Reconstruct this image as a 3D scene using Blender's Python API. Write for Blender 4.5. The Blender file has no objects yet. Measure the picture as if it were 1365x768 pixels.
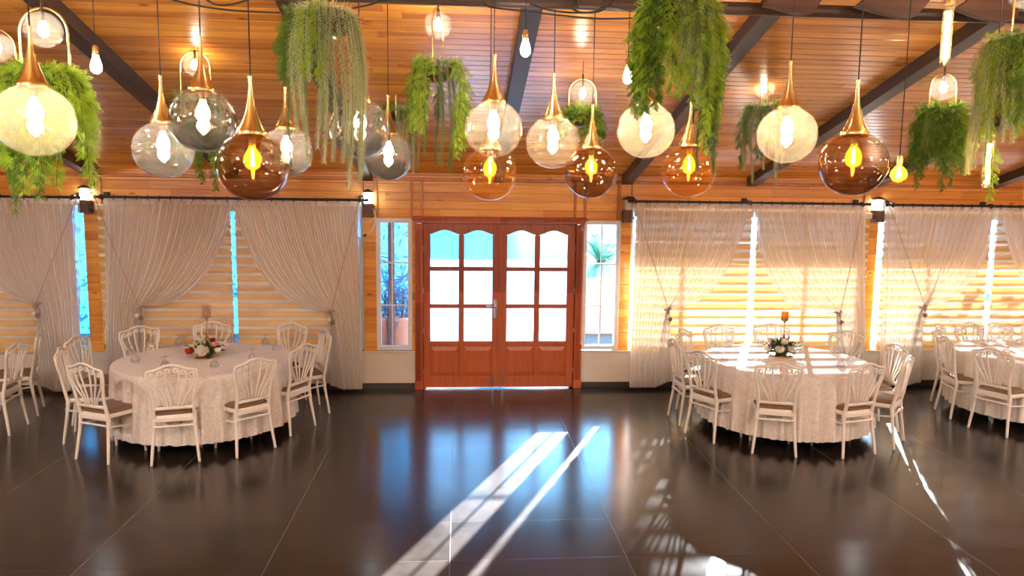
import bpy, math, random
from math import sin, cos, pi, radians as R, sqrt, atan2
from mathutils import Vector, Matrix
random.seed(7)
S = bpy.context.scene
COL = S.collection
# ------------------------------------------------------------------ camera
F, PITCH, YAW, ROLL, HC = 964.0, 0.11437, 0.07379, 0.01209, 2.376
WY = 9.2                                       # inner face of the window wall

def at(px, py, plane, val):
    """point of the room seen at a pixel of the photo, on plane X/Y/Z = val"""
    a = px - 682.5; b = py - 384
    u = a*cos(ROLL) + b*sin(ROLL); v = -a*sin(ROLL) + b*cos(ROLL)
    d = (u, F, -v)
    y = d[1]*cos(PITCH) + d[2]*sin(PITCH); z = -d[1]*sin(PITCH) + d[2]*cos(PITCH)
    x = d[0]*cos(YAW) + y*sin(YAW); y2 = -d[0]*sin(YAW) + y*cos(YAW)
    d = Vector((x, y2, z)); o = Vector((0, 0, HC)); i = 'XYZ'.index(plane)
    return o + d*((val - o[i])/d[i])

cam = bpy.data.cameras.new('camera'); co = bpy.data.objects.new('camera', cam); COL.objects.link(co)
cam.sensor_width = 36; cam.lens = F/1365*36; cam.clip_start = .05; cam.clip_end = 200
fw = Vector((sin(YAW)*cos(PITCH), cos(YAW)*cos(PITCH), -sin(PITCH)))
rt = Vector((cos(YAW), -sin(YAW), 0)); up = rt.cross(fw)
r2 = rt*cos(ROLL) + up*sin(ROLL); u2 = -rt*sin(ROLL) + up*cos(ROLL)
m = Matrix((r2, u2, -fw)).transposed().to_4x4(); m.translation = Vector((0, 0, HC))
co.matrix_world = m
S.camera = co

# ------------------------------------------------------------------ mesh helpers
class MB:
    def __init__(s): s.v = []; s.f = []; s.m = []; s.mi = 0
    def add(s, vs, fs):
        n = len(s.v); s.v += [tuple(q) for q in vs]
        for f in fs: s.f.append(tuple(i+n for i in f)); s.m.append(s.mi)
    def box(s, x0, x1, y0, y1, z0, z1, c=0):
        if c <= 0:
            s.add([(x, y, z) for x in (x0, x1) for y in (y0, y1) for z in (z0, z1)],
                  [(0,1,3,2),(4,6,7,5),(0,4,5,1),(2,3,7,6),(0,2,6,4),(1,5,7,3)]); return s
        c = min(c, (x1-x0)/2.01, (y1-y0)/2.01, (z1-z0)/2.01)
        X = (x0, x1); Y = (y0, y1); Z = (z0, z1); vs = []; idx = {}
        for i in (0, 1):
            for j in (0, 1):
                for k in (0, 1):
                    sx, sy, sz = 1-2*i, 1-2*j, 1-2*k
                    for a, q in enumerate([(X[i], Y[j]+sy*c, Z[k]+sz*c), (X[i]+sx*c, Y[j], Z[k]+sz*c), (X[i]+sx*c, Y[j]+sy*c, Z[k])]):
                        idx[i, j, k, a] = len(vs); vs.append(q)
        fs = []
        for i in (0, 1): fs.append([idx[i,0,0,0], idx[i,0,1,0], idx[i,1,1,0], idx[i,1,0,0]])
        for j in (0, 1): fs.append([idx[0,j,0,1], idx[0,j,1,1], idx[1,j,1,1], idx[1,j,0,1]])
        for k in (0, 1): fs.append([idx[0,0,k,2], idx[0,1,k,2], idx[1,1,k,2], idx[1,0,k,2]])
        for i in (0, 1):
            for j in (0, 1): fs.append([idx[i,j,0,0], idx[i,j,0,1], idx[i,j,1,1], idx[i,j,1,0]])
            for k in (0, 1): fs.append([idx[i,0,k,0], idx[i,0,k,2], idx[i,1,k,2], idx[i,1,k,0]])
        for j in (0, 1):
            for k in (0, 1): fs.append([idx[0,j,k,1], idx[0,j,k,2], idx[1,j,k,2], idx[1,j,k,1]])
        for i in (0, 1):
            for j in (0, 1):
                for k in (0, 1): fs.append([idx[i,j,k,0], idx[i,j,k,1], idx[i,j,k,2]])
        s.add(vs, fs); return s
    def tube(s, pts, r, n=8, cap=True, flat=1.0):
        pts = [Vector(p) for p in pts]; m = len(pts)
        rr = r if isinstance(r, (list, tuple)) else [r]*m
        vs = []; t = (pts[1]-pts[0]).normalized()
        ref = Vector((0, 1, 0)) if abs(t.y) < .9 else Vector((1, 0, 0))
        a = (ref - t*ref.dot(t)).normalized()
        for i, p in enumerate(pts):
            t = (pts[min(i+1, m-1)] - pts[max(i-1, 0)])
            if t.length < 1e-9: t = Vector((0, 0, 1))
            t.normalize(); a = a - t*a.dot(t)
            if a.length < 1e-6: a = t.orthogonal()
            a.normalize(); b = t.cross(a)
            for k in range(n):
                g = 2*pi*k/n
                vs.append(p + a*cos(g)*rr[i]*flat + b*sin(g)*rr[i])
        fs = [(i*n+k, i*n+(k+1) % n, (i+1)*n+(k+1) % n, (i+1)*n+k) for i in range(m-1) for k in range(n)]
        if cap: fs += [tuple(range(n))[::-1], tuple(range((m-1)*n, m*n))]
        s.add(vs, fs); return s
    def lathe(s, prof, n=24, c=(0, 0, 0), cap=False):
        vs = [(c[0]+r*cos(2*pi*k/n), c[1]+r*sin(2*pi*k/n), c[2]+z) for r, z in prof for k in range(n)]
        m = len(prof)
        fs = [(i*n+k, i*n+(k+1) % n, (i+1)*n+(k+1) % n, (i+1)*n+k) for i in range(m-1) for k in range(n)]
        if cap: fs += [tuple(range(n))[::-1], tuple(range((m-1)*n, m*n))]
        s.add(vs, fs); return s
    def ball(s, c, r, n=12, sz=1.0):
        prof = [(max(1e-5, r*sin(pi*i/(n//2+1))), -r*sz*cos(pi*i/(n//2+1))) for i in range(n//2+2)]
        return s.lathe(prof, n, c)
    def prism(s, out, z0, z1, dome=0, inset=.012):
        n = len(out); cx = sum(p[0] for p in out)/n; cy = sum(p[1] for p in out)/n
        def ring(k, z): return [(cx+(x-cx)*k, cy+(y-cy)*k, z) for x, y in out]
        L = max(abs(out[0][0]-cx), abs(out[0][1]-cy), .05); k = 1-inset/L
        rings = [ring(k, z0), ring(1, z0+min(inset, (z1-z0)/3)), ring(1, z1-min(inset, (z1-z0)/3)), ring(k, z1)]
        if dome: rings += [ring(.75, z1+dome*.7), ring(.4, z1+dome*.95)]
        vs = [v for q in rings for v in q]; m = len(rings)
        fs = [(i*n+j, i*n+(j+1) % n, (i+1)*n+(j+1) % n, (i+1)*n+j) for i in range(m-1) for j in range(n)]
        fs += [tuple(range(n))[::-1], tuple(range((m-1)*n, m*n))]
        s.add(vs, fs); return s
    def poly_xz(s, pts, y0, y1):          # outline in x,z extruded along y
        n = len(pts)
        s.add([(x, y0, z) for x, z in pts] + [(x, y1, z) for x, z in pts],
              [tuple(range(n)), tuple(range(n, 2*n))[::-1]] + [(i, i+n, (i+1) % n+n, (i+1) % n) for i in range(n)])
        return s
    def mesh(s, name, mats, smooth=False):
        me = bpy.data.meshes.new(name); me.from_pydata(s.v, [], s.f)
        for q in (mats if isinstance(mats, (list, tuple)) else [mats]): me.materials.append(q)
        me.polygons.foreach_set('material_index', s.m)
        me.update()
        if smooth: me.shade_smooth()
        return me
    def build(s, name, mats, parent=None, smooth=False, loc=None, fix=True):
        me = s.mesh(name, mats, False)
        if fix:
            import bmesh
            bm = bmesh.new(); bm.from_mesh(me); bmesh.ops.recalc_face_normals(bm, faces=bm.faces); bm.to_mesh(me); bm.free()
        if smooth is True: me.shade_smooth()
        elif smooth:
            try: me.set_sharp_from_angle(angle=R(smooth))
            except Exception: pass
        return link(name, me, parent, loc)

def link(name, data, parent=None, loc=None, rz=0):
    o = bpy.data.objects.new(name, data); COL.objects.link(o)
    if parent is not None: o.parent = parent
    if loc is not None: o.location = loc
    if rz: o.rotation_euler.z = rz
    return o
def tag(o, label=None, cat=None, group=None, kind=None):
    if label: o['label'] = label
    if cat: o['category'] = cat
    if group: o['group'] = group
    if kind: o['kind'] = kind
    return o
def empty(name, loc, rz=0, **k):
    return tag(link(name, None, None, loc, rz), **k)
KIDS = {}
def kids(o): return [c for c in bpy.data.objects if c.parent == o]
def dup(root, loc, rz=0, scale=1.0, ry=0):
    if root.name not in KIDS: KIDS[root.name] = [(c, kids(c)) for c in kids(root)]
    r = root.copy(); COL.objects.link(r); r.location = loc; r.rotation_euler.z = rz; r.rotation_euler.y = ry
    r.scale = (scale,)*3
    for c, gs in KIDS[root.name]:
        d = c.copy(); COL.objects.link(d); d.parent = r
        for g in gs:
            e = g.copy(); COL.objects.link(e); e.parent = d
    return r

# ------------------------------------------------------------------ materials
def mat(name):
    m = bpy.data.materials.new(name); m.use_nodes = True; nt = m.node_tree
    nt.nodes.clear(); out = nt.nodes.new('ShaderNodeOutputMaterial')
    return m, nt, out
def N(nt, t, **k):
    n = nt.nodes.new('ShaderNode'+t)
    for a, b in k.items():
        if a in n.inputs.keys(): n.inputs[a].default_value = b
        else: setattr(n, a, b)
    return n
def L(nt, a, b): nt.links.new(a, b)
def c4(c): return (c[0], c[1], c[2], 1)
def math_n(nt, op, a, b=None):
    n = nt.nodes.new('ShaderNodeMath'); n.operation = op
    for i, v in enumerate((a, b)):
        if v is None: continue
        if hasattr(v, 'is_linked') or hasattr(v, 'links'): nt.links.new(v, n.inputs[i])
        else: n.inputs[i].default_value = v
    return n.outputs[0]
def simple(name, col, rough=.5, metal=0, noise=.0, nscale=20, bump=0, trans=0, spec=.5, coat=0, tint2=None):
    m, nt, out = mat(name)
    p = N(nt, 'BsdfPrincipled'); p.inputs['Base Color'].default_value = c4(col)
    p.inputs['Roughness'].default_value = rough; p.inputs['Metallic'].default_value = metal
    p.inputs['Specular IOR Level'].default_value = spec; p.inputs['Coat Weight'].default_value = coat
    if noise or bump:
        tc = N(nt, 'TexCoord'); nz = N(nt, 'TexNoise'); nz.inputs['Scale'].default_value = nscale; nz.inputs['Detail'].default_value = 4
        L(nt, tc.outputs['Object'], nz.inputs['Vector'])
        if noise:
            mx = N(nt, 'Mix', data_type='RGBA'); t2 = tint2 or [c*(1-noise) for c in col]
            mx.inputs[6].default_value = c4(col); mx.inputs[7].default_value = c4(t2)
            L(nt, nz.outputs[0], mx.inputs[0]); L(nt, mx.outputs[2], p.inputs['Base Color'])
        if bump:
            b = N(nt, 'Bump'); b.inputs['Strength'].default_value = bump; b.inputs['Distance'].default_value = .01
            L(nt, nz.outputs[0], b.inputs['Height']); L(nt, b.outputs[0], p.inputs['Normal'])
    sh = p.outputs[0]
    if trans:
        t = N(nt, 'BsdfTranslucent'); t.inputs[0].default_value = c4(col)
        mxs = N(nt, 'MixShader'); mxs.inputs[0].default_value = trans
        L(nt, sh, mxs.inputs[1]); L(nt, t.outputs[0], mxs.inputs[2]); sh = mxs.outputs[0]
    L(nt, sh, out.inputs[0]); return m
def wood(name, dark, light, along='X', across='Z', width=.105, rough=.3, coat=.3, seglen=1.3, grain=1.0, off=0.0, knots=True):
    """varnished boards: tone of each board, grain along it, a few knots"""
    m, nt, out = mat(name); p = N(nt, 'BsdfPrincipled')
    tc = N(nt, 'TexCoord'); sp = N(nt, 'SeparateXYZ'); L(nt, tc.outputs['Object'], sp.inputs[0])
    ax = sp.outputs['XYZ'.index(along)]; ac = sp.outputs['XYZ'.index(across)]
    row = math_n(nt, 'FLOOR', math_n(nt, 'DIVIDE', math_n(nt, 'SUBTRACT', ac, off), width))
    wn = N(nt, 'TexWhiteNoise', noise_dimensions='1D'); L(nt, row, wn.inputs['W'])
    seg = math_n(nt, 'FLOOR', math_n(nt, 'DIVIDE', math_n(nt, 'ADD', ax, math_n(nt, 'MULTIPLY', wn.outputs[0], 9)), seglen))
    wn2 = N(nt, 'TexWhiteNoise', noise_dimensions='2D'); cb = N(nt, 'CombineXYZ'); L(nt, row, cb.inputs[0]); L(nt, seg, cb.inputs[1])
    L(nt, cb.outputs[0], wn2.inputs['Vector'])
    mp = N(nt, 'Mapping'); sc = [26*grain]*3; sc['XYZ'.index(along)] = 1.3*grain; mp.inputs['Scale'].default_value = sc
    av = N(nt, 'VectorMath', operation='ADD'); L(nt, tc.outputs['Object'], av.inputs[0])
    cb2 = N(nt, 'CombineXYZ'); L(nt, math_n(nt, 'MULTIPLY', wn2.outputs[0], 31), cb2.inputs['XYZ'.index(along)]); L(nt, cb2.outputs[0], av.inputs[1])
    L(nt, av.outputs[0], mp.inputs[0])
    nz = N(nt, 'TexNoise'); nz.inputs['Scale'].default_value = 1; nz.inputs['Detail'].default_value = 5; nz.inputs['Distortion'].default_value = .6
    L(nt, mp.outputs[0], nz.inputs['Vector'])
    fac = math_n(nt, 'ADD', math_n(nt, 'MULTIPLY', nz.outputs[0], .75), math_n(nt, 'MULTIPLY', wn2.outputs[0], .38))
    cr = N(nt, 'ValToRGB'); cr.color_ramp.elements[0].position = .25; cr.color_ramp.elements[0].color = c4(dark)
    cr.color_ramp.elements[1].position = .8; cr.color_ramp.elements[1].color = c4(light)
    L(nt, fac, cr.inputs[0]); colr = cr.outputs[0]
    if knots:
        mp2 = N(nt, 'Mapping'); sc = [7.0]*3; sc['XYZ'.index(along)] = 2.2; mp2.inputs['Scale'].default_value = sc
        L(nt, av.outputs[0], mp2.inputs[0]); vo = N(nt, 'TexVoronoi'); vo.inputs['Scale'].default_value = 1
        L(nt, mp2.outputs[0], vo.inputs['Vector'])
        kn = N(nt, 'ValToRGB'); kn.color_ramp.elements[0].position = .05; kn.color_ramp.elements[0].color = (.28, .22, .2, 1)
        kn.color_ramp.elements[1].position = .12; kn.color_ramp.elements[1].color = (1, 1, 1, 1); L(nt, vo.outputs['Distance'], kn.inputs[0])
        mx = N(nt, 'Mix', data_type='RGBA', blend_type='MULTIPLY'); mx.inputs[0].default_value = .8
        L(nt, colr, mx.inputs[6]); L(nt, kn.outputs[0], mx.inputs[7]); colr = mx.outputs[2]
    L(nt, colr, p.inputs['Base Color']); p.inputs['Roughness'].default_value = rough
    p.inputs['Coat Weight'].default_value = coat; p.inputs['Coat Roughness'].default_value = .24
    b = N(nt, 'Bump'); b.inputs['Strength'].default_value = .12; b.inputs['Distance'].default_value = .004
    L(nt, nz.outputs[0], b.inputs['Height']); L(nt, b.outputs[0], p.inputs['Normal'])
    L(nt, p.outputs[0], out.inputs[0]); return m
def emit(name, col, st):
    m, nt, out = mat(name); e = N(nt, 'Emission'); e.inputs[0].default_value = c4(col); e.inputs[1].default_value = st
    L(nt, e.outputs[0], out.inputs[0]); return m
def glass(name, tint=(1, 1, 1), haze=0.0, hazecol=(1, 1, 1), refl=.06, edge=.85, rough=.0, top=None):
    """thin blown glass: clear or tinted film, mirror at grazing angles, optional haze"""
    m, nt, out = mat(name)
    tr = N(nt, 'BsdfTransparent'); tr.inputs[0].default_value = c4(tint)
    gl = N(nt, 'BsdfGlossy'); gl.inputs['Roughness'].default_value = rough; gl.inputs[0].default_value = (1, 1, 1, 1)
    lw = N(nt, 'LayerWeight'); lw.inputs['Blend'].default_value = .25
    fac = math_n(nt, 'ADD', math_n(nt, 'MULTIPLY', math_n(nt, 'POWER', lw.outputs['Facing'], 3.0), edge), refl)
    base = tr.outputs[0]
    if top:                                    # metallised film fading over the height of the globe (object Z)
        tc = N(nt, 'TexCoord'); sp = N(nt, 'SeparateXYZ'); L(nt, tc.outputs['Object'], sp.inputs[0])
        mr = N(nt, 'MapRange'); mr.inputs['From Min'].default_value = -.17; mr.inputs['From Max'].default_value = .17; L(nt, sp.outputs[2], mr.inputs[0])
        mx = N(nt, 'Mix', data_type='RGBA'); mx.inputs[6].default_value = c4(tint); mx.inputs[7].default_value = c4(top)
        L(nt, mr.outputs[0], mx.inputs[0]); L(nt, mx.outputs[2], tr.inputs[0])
    if haze:
        d = N(nt, 'BsdfDiffuse'); d.inputs[0].default_value = c4(hazecol); t = N(nt, 'BsdfTranslucent'); t.inputs[0].default_value = c4(hazecol)
        ms = N(nt, 'MixShader'); ms.inputs[0].default_value = .6; L(nt, d.outputs[0], ms.inputs[1]); L(nt, t.outputs[0], ms.inputs[2])
        m2 = N(nt, 'MixShader'); m2.inputs[0].default_value = haze; L(nt, base, m2.inputs[1]); L(nt, ms.outputs[0], m2.inputs[2]); base = m2.outputs[0]
    mf = N(nt, 'MixShader'); L(nt, fac, mf.inputs[0]); L(nt, base, mf.inputs[1]); L(nt, gl.outputs[0], mf.inputs[2])
    L(nt, mf.outputs[0], out.inputs[0]); return m
def cloth(name, col, clear=.35, trans=.5, edge=.4, weave=0):
    """sheer fabric: see-through threads, diffuse and translucent, denser at grazing angles"""
    m, nt, out = mat(name)
    d = N(nt, 'BsdfDiffuse'); d.inputs[0].default_value = c4(col); t = N(nt, 'BsdfTranslucent'); t.inputs[0].default_value = c4(col)
    ms = N(nt, 'MixShader'); ms.inputs[0].default_value = trans; L(nt, d.outputs[0], ms.inputs[1]); L(nt, t.outputs[0], ms.inputs[2])
    tr = N(nt, 'BsdfTransparent'); lw = N(nt, 'LayerWeight'); lw.inputs['Blend'].default_value = .4
    fac = math_n(nt, 'SUBTRACT', clear, math_n(nt, 'MULTIPLY', lw.outputs['Facing'], edge)); fac = math_n(nt, 'MAXIMUM', fac, .02)
    mf = N(nt, 'MixShader'); L(nt, fac, mf.inputs[0]); L(nt, ms.outputs[0], mf.inputs[1]); L(nt, tr.outputs[0], mf.inputs[2])
    L(nt, mf.outputs[0], out.inputs[0]); return m

M = {}
M['wall'] = wood('pine_wall_boards', (.58, .19, .024), (.98, .47, .09), 'X', 'Z', .105, .32, .35)
M['ceil'] = wood('pine_ceiling_boards', (.50, .155, .022), (.97, .43, .075), 'X', 'Y', .09, .26, .5, seglen=2.4, off=.2)
M['beam'] = simple('dark_brown_rafter', (.055, .03, .022), .45, noise=.4, nscale=8)
M['batten'] = wood('pine_batten', (.36, .11, .02), (.6, .22, .05), 'Z', 'X', 5, .35, .3, knots=False)
M['door'] = wood('mahogany_door', (.27, .048, .016), (.50, .12, .04), 'Z', 'X', 5, .32, .35, knots=False)
M['slab'] = wood('walnut_slab', (.03, .012, .007), (.10, .038, .016), 'X', 'Z', 5, .6, .0, knots=False)
M['plaster'] = simple('cream_plaster', (.78, .72, .64), .8, noise=.1, nscale=3, bump=.05)
M['pvc'] = simple('white_window_plastic', (.8, .82, .86), .4)
M['white'] = simple('white_resin', (.84, .78, .70), .32, noise=.06, nscale=30)
M['cushion'] = simple('taupe_leatherette', (.20, .125, .075), .42, noise=.2, nscale=12, bump=.05)
M['gold'] = simple('brushed_gold_metal', (.90, .66, .28), .27, 1)
M['golddark'] = simple('aged_brass', (.42, .27, .12), .35, 1, noise=.4, nscale=40)
M['black'] = simple('black_metal', (.012, .013, .015), .4, .2)
M['cord'] = simple('black_cord', (.02, .016, .014), .6)
M['steel'] = simple('satin_steel', (.62, .6, .56), .3, 1)
M['pot'] = simple('dark_bronze_pot', (.09, .055, .035), .3, .6, noise=.4, nscale=15)
M['brownbox'] = simple('brown_lantern_plastic', (.10, .035, .02), .45)
M['skirt'] = simple('dark_tile_skirting', (.03, .028, .028), .3)
M['stem'] = simple('green_stem', (.10, .16, .04), .6)
M['fern'] = simple('bright_fern_leaf', (.42, .66, .06), .5, noise=.4, nscale=14, trans=.4)
M['fern_dark'] = simple('dark_fern_leaf', (.15, .32, .04), .5, noise=.5, nscale=14, trans=.35)
M['tail'] = simple('pale_tail_leaf', (.74, .82, .54), .6, noise=.25, nscale=14, trans=.35)
M['tail_dark'] = simple('grey_green_tail_leaf', (.26, .36, .14), .6, noise=.35, nscale=14, trans=.3)
M['petal_w'] = simple('ivory_petals', (.86, .80, .66), .6, noise=.12, nscale=60, trans=.25)
M['petal_r'] = simple('red_petals', (.50, .01, .015), .55, noise=.3, nscale=60, trans=.15)
M['petal_p'] = simple('pink_petals', (.85, .33, .30), .55, noise=.2, nscale=60, trans=.2)
M['leaf'] = simple('dark_green_leaf', (.025, .08, .02), .4, noise=.4, nscale=40)
M['berry'] = simple('plum_berries', (.08, .01, .02), .3)
M['bulb'] = emit('lit_bulb', (1, .80, .52), 190)
M['bulb_small'] = emit('lit_small_bulb', (1, .84, .62), 150)
M['filament'] = emit('amber_filament', (1, .42, .09), 300)
M['tubefil'] = emit('tube_filament', (1, .62, .22), 70)
M['lantern'] = emit('lit_lantern_glass', (.80, .93, 1), 26)
M['lantern_off'] = simple('unlit_lantern_glass', (.75, .76, .74), .3)
M['fill_disc'] = emit('fill_lamp_glow', (1, .94, .86), 350)
M['g_clear'] = glass('clear_globe_glass', (.97, .95, .9), .05, (1, .93, .8))  # faint haze in the clear glass stands in for bulb glow
M['g_glow'] = glass('glow_haze_globe_glass', (.93, .86, .7), .10, (1, .92, .76))  # bloom around the bulb put into the glass as pale haze
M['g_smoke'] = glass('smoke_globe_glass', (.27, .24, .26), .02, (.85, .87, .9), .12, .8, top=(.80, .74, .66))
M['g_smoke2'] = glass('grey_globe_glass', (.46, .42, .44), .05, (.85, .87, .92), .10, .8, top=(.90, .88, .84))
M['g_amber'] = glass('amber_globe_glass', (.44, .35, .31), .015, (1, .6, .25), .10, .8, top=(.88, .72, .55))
M['g_amber2'] = glass('honey_globe_glass', (.95, .78, .50), .03, (1, .6, .2), .08, .8)
M['g_bulb'] = glass('amber_bulb_glass', (1, .62, .2), .30, (1, .5, .08), .06, .6)
M['g_small'] = glass('small_globe_glass', (.97, .95, .92), .05, (1, .95, .88))
M['g_goblet'] = glass('goblet_glass', (.98, .99, 1), .16, (1, 1, 1), .15, .9)  # white haze in the clear glass stands in for glints
M['g_candle'] = glass('amber_candle_glass', (.93, .87, .78), .01, (.8, .6, .3), .16, .8)
M['g_votive'] = glass('honey_votive_glass', (.95, .62, .16), .3, (1, .6, .12), .05, .6)
M['g_pane'] = glass('window_glass', (.95, .98, 1), 0, (1, 1, 1), .03, .5)
M['sheer'] = cloth('sheer_white_voile', (.98, .94, .91), .54, .30, .70)
M['hem'] = cloth('gathered_voile_band', (.92, .87, .81), .25, .4, .3)
M['rope'] = simple('greige_cord', (.36, .27, .2), .8)
M['tassel'] = simple('taupe_tassel_bead', (.30, .20, .15), .6, noise=.4, nscale=60)
M['tassel_w'] = simple('cream_tassel_bead', (.8, .74, .68), .6)
M['blind'] = cloth('tan_blind_band', (.78, .51, .19), 0, .016, 0)
M['blind_s'] = cloth('sheer_blind_band', (.92, .87, .74), .022, .024, .0)
M['cassette'] = simple('cream_blind_cassette', (.80, .66, .45), .5)
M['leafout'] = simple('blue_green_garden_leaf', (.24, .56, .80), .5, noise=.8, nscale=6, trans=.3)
M['palmleaf'] = simple('palm_leaf', (.03, .16, .10), .45, noise=.3, nscale=6, trans=.3)
M['bark'] = simple('garden_bark', (.10, .08, .07), .8, noise=.4)
M['paving'] = simple('grey_paving', (.12, .12, .13), .7, noise=.2, nscale=2)
M['outwall'] = simple('pale_garden_wall', (.5, .52, .55), .8, noise=.12, nscale=2)
M['porch'] = simple('grey_porch_timber', (.05, .06, .09), .6)
M['tub'] = simple('pale_plant_tub', (.6, .62, .66), .6)

# frosted glass of the door
m, nt, out = mat('frosted_door_glass'); M['frost'] = m
tr = N(nt, 'BsdfRefraction'); tr.inputs[0].default_value = (.95, .97, 1, 1); tr.inputs['Roughness'].default_value = .9; tr.inputs['IOR'].default_value = 1.04
t = N(nt, 'BsdfTranslucent'); t.inputs[0].default_value = (.12, .26, .42, 1)
ms = N(nt, 'MixShader'); ms.inputs[0].default_value = .12; L(nt, tr.outputs[0], ms.inputs[1]); L(nt, t.outputs[0], ms.inputs[2])
gl = N(nt, 'BsdfGlossy'); gl.inputs['Roughness'].default_value = .15
mf = N(nt, 'MixShader'); mf.inputs[0].default_value = .04; L(nt, ms.outputs[0], mf.inputs[1]); L(nt, gl.outputs[0], mf.inputs[2]); L(nt, mf.outputs[0], out.inputs[0])

# tablecloth: cream jacquard
m, nt, out = mat('cream_jacquard_cloth'); M['cloth'] = m
p = N(nt, 'BsdfPrincipled'); p.inputs['Roughness'].default_value = .6; p.inputs['Sheen Weight'].default_value = .3
tc = N(nt, 'TexCoord'); nz = N(nt, 'TexNoise'); nz.inputs['Scale'].default_value = 16; nz.inputs['Detail'].default_value = 3; nz.inputs['Distortion'].default_value = 3.2
L(nt, tc.outputs['Object'], nz.inputs['Vector']); cr = N(nt, 'ValToRGB')
cr.color_ramp.elements[0].position = .40; cr.color_ramp.elements[0].color = (.68, .61, .56, 1); cr.color_ramp.elements[1].position = .56; cr.color_ramp.elements[1].color = (.80, .74, .68, 1)
L(nt, nz.outputs[0], cr.inputs[0]); L(nt, cr.outputs[0], p.inputs['Base Color'])
b = N(nt, 'Bump'); b.inputs['Strength'].default_value = .25; b.inputs['Distance'].default_value = .004; L(nt, nz.outputs[0], b.inputs['Height']); L(nt, b.outputs[0], p.inputs['Normal'])
L(nt, p.outputs[0], out.inputs[0])

# floor: large dark porcelain tiles 1.2 x 0.6 with pale thin joints
m, nt, out = mat('dark_porcelain_tiles'); M['floor'] = m
p = N(nt, 'BsdfPrincipled'); tc = N(nt, 'TexCoord'); sp = N(nt, 'SeparateXYZ'); L(nt, tc.outputs['Object'], sp.inputs[0])
def cell(o, off, w):
    q = math_n(nt, 'DIVIDE', math_n(nt, 'SUBTRACT', o, off), w)
    fr = math_n(nt, 'FRACT', q); ed = math_n(nt, 'MINIMUM', fr, math_n(nt, 'SUBTRACT', 1.0, fr))
    return math_n(nt, 'FLOOR', q), math_n(nt, 'MULTIPLY', ed, w)
ix, ex = cell(sp.outputs[0], -1.253, 1.2); iy, ey = cell(sp.outputs[1], 4.627, .6)
cb = N(nt, 'CombineXYZ'); L(nt, ix, cb.inputs[0]); L(nt, iy, cb.inputs[1]); wn = N(nt, 'TexWhiteNoise', noise_dimensions='2D'); L(nt, cb.outputs[0], wn.inputs['Vector'])
nz = N(nt, 'TexNoise'); nz.inputs['Scale'].default_value = 2.2; nz.inputs['Detail'].default_value = 7; nz.inputs['Roughness'].default_value = .6
vm = N(nt, 'VectorMath', operation='ADD'); L(nt, tc.outputs['Object'], vm.inputs[0]); sc = N(nt, 'VectorMath', operation='SCALE'); L(nt, wn.outputs['Color'], sc.inputs[0]); sc.inputs['Scale'].default_value = 7
L(nt, sc.outputs[0], vm.inputs[1]); L(nt, vm.outputs[0], nz.inputs['Vector'])
cr = N(nt, 'ValToRGB'); cr.color_ramp.elements[0].position = .3; cr.color_ramp.elements[0].color = (.008, .0065, .006, 1); cr.color_ramp.elements[1].position = .75; cr.color_ramp.elements[1].color = (.026, .020, .018, 1)
L(nt, nz.outputs[0], cr.inputs[0])
jx = math_n(nt, 'LESS_THAN', ex, .0022); jy = math_n(nt, 'LESS_THAN', ey, .0016)
mx = N(nt, 'Mix', data_type='RGBA'); mx.inputs[7].default_value = (.05, .042, .04, 1); L(nt, jy, mx.inputs[0]); L(nt, cr.outputs[0], mx.inputs[6])
mx2 = N(nt, 'Mix', data_type='RGBA'); mx2.inputs[7].default_value = (.12, .11, .10, 1); L(nt, jx, mx2.inputs[0]); L(nt, mx.outputs[2], mx2.inputs[6])
L(nt, mx2.outputs[2], p.inputs['Base Color'])
mr = N(nt, 'MapRange'); mr.inputs['To Min'].default_value = .13; mr.inputs['To Max'].default_value = .26; L(nt, nz.outputs[0], mr.inputs[0]); L(nt, mr.outputs[0], p.inputs['Roughness'])
p.inputs['Specular IOR Level'].default_value = .55
b = N(nt, 'Bump'); b.inputs['Strength'].default_value = .1; b.inputs['Distance'].default_value = .003
h = math_n(nt, 'MINIMUM', math_n(nt, 'MINIMUM', ex, ey), .004); h = math_n(nt, 'MULTIPLY', h, 200)
L(nt, h, b.inputs['Height']); L(nt, b.outputs[0], p.inputs['Normal']); L(nt, p.outputs[0], out.inputs[0])

# ------------------------------------------------------------------ world and sun
w = bpy.data.worlds.new('sky'); S.world = w; w.use_nodes = True; nt = w.node_tree; nt.nodes.clear()
bg = nt.nodes.new('ShaderNodeBackground'); bg.inputs[0].default_value = (.22, .60, 1, 1); bg.inputs[1].default_value = 16.0
wo = nt.nodes.new('ShaderNodeOutputWorld'); nt.links.new(bg.outputs[0], wo.inputs[0])
sl = bpy.data.lights.new('sun', 'SUN'); sl.energy = 360; sl.angle = R(.55); sl.color = (1, .97, .93)
so = link('sun', sl, None, (9, 24, 12)); so.rotation_euler = Vector((-.447, -1, -.307)).to_track_quat('-Z', 'Y').to_euler()

# ------------------------------------------------------------------ the room
XL, XR, YB, YR = -8.6, 10.4, -7.0, 1.0        # side walls, back wall, ridge
SL = .2463
def cz(y): return 2.76 + SL*(WY-y) if y >= YR else 2.76 + SL*(WY-YR) - SL*(YR-y)
st = dict(kind='structure')
tag(MB().box(XL, XR, YB, WY+.05, -.15, 0).build('floor', M['floor']), **st)

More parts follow.
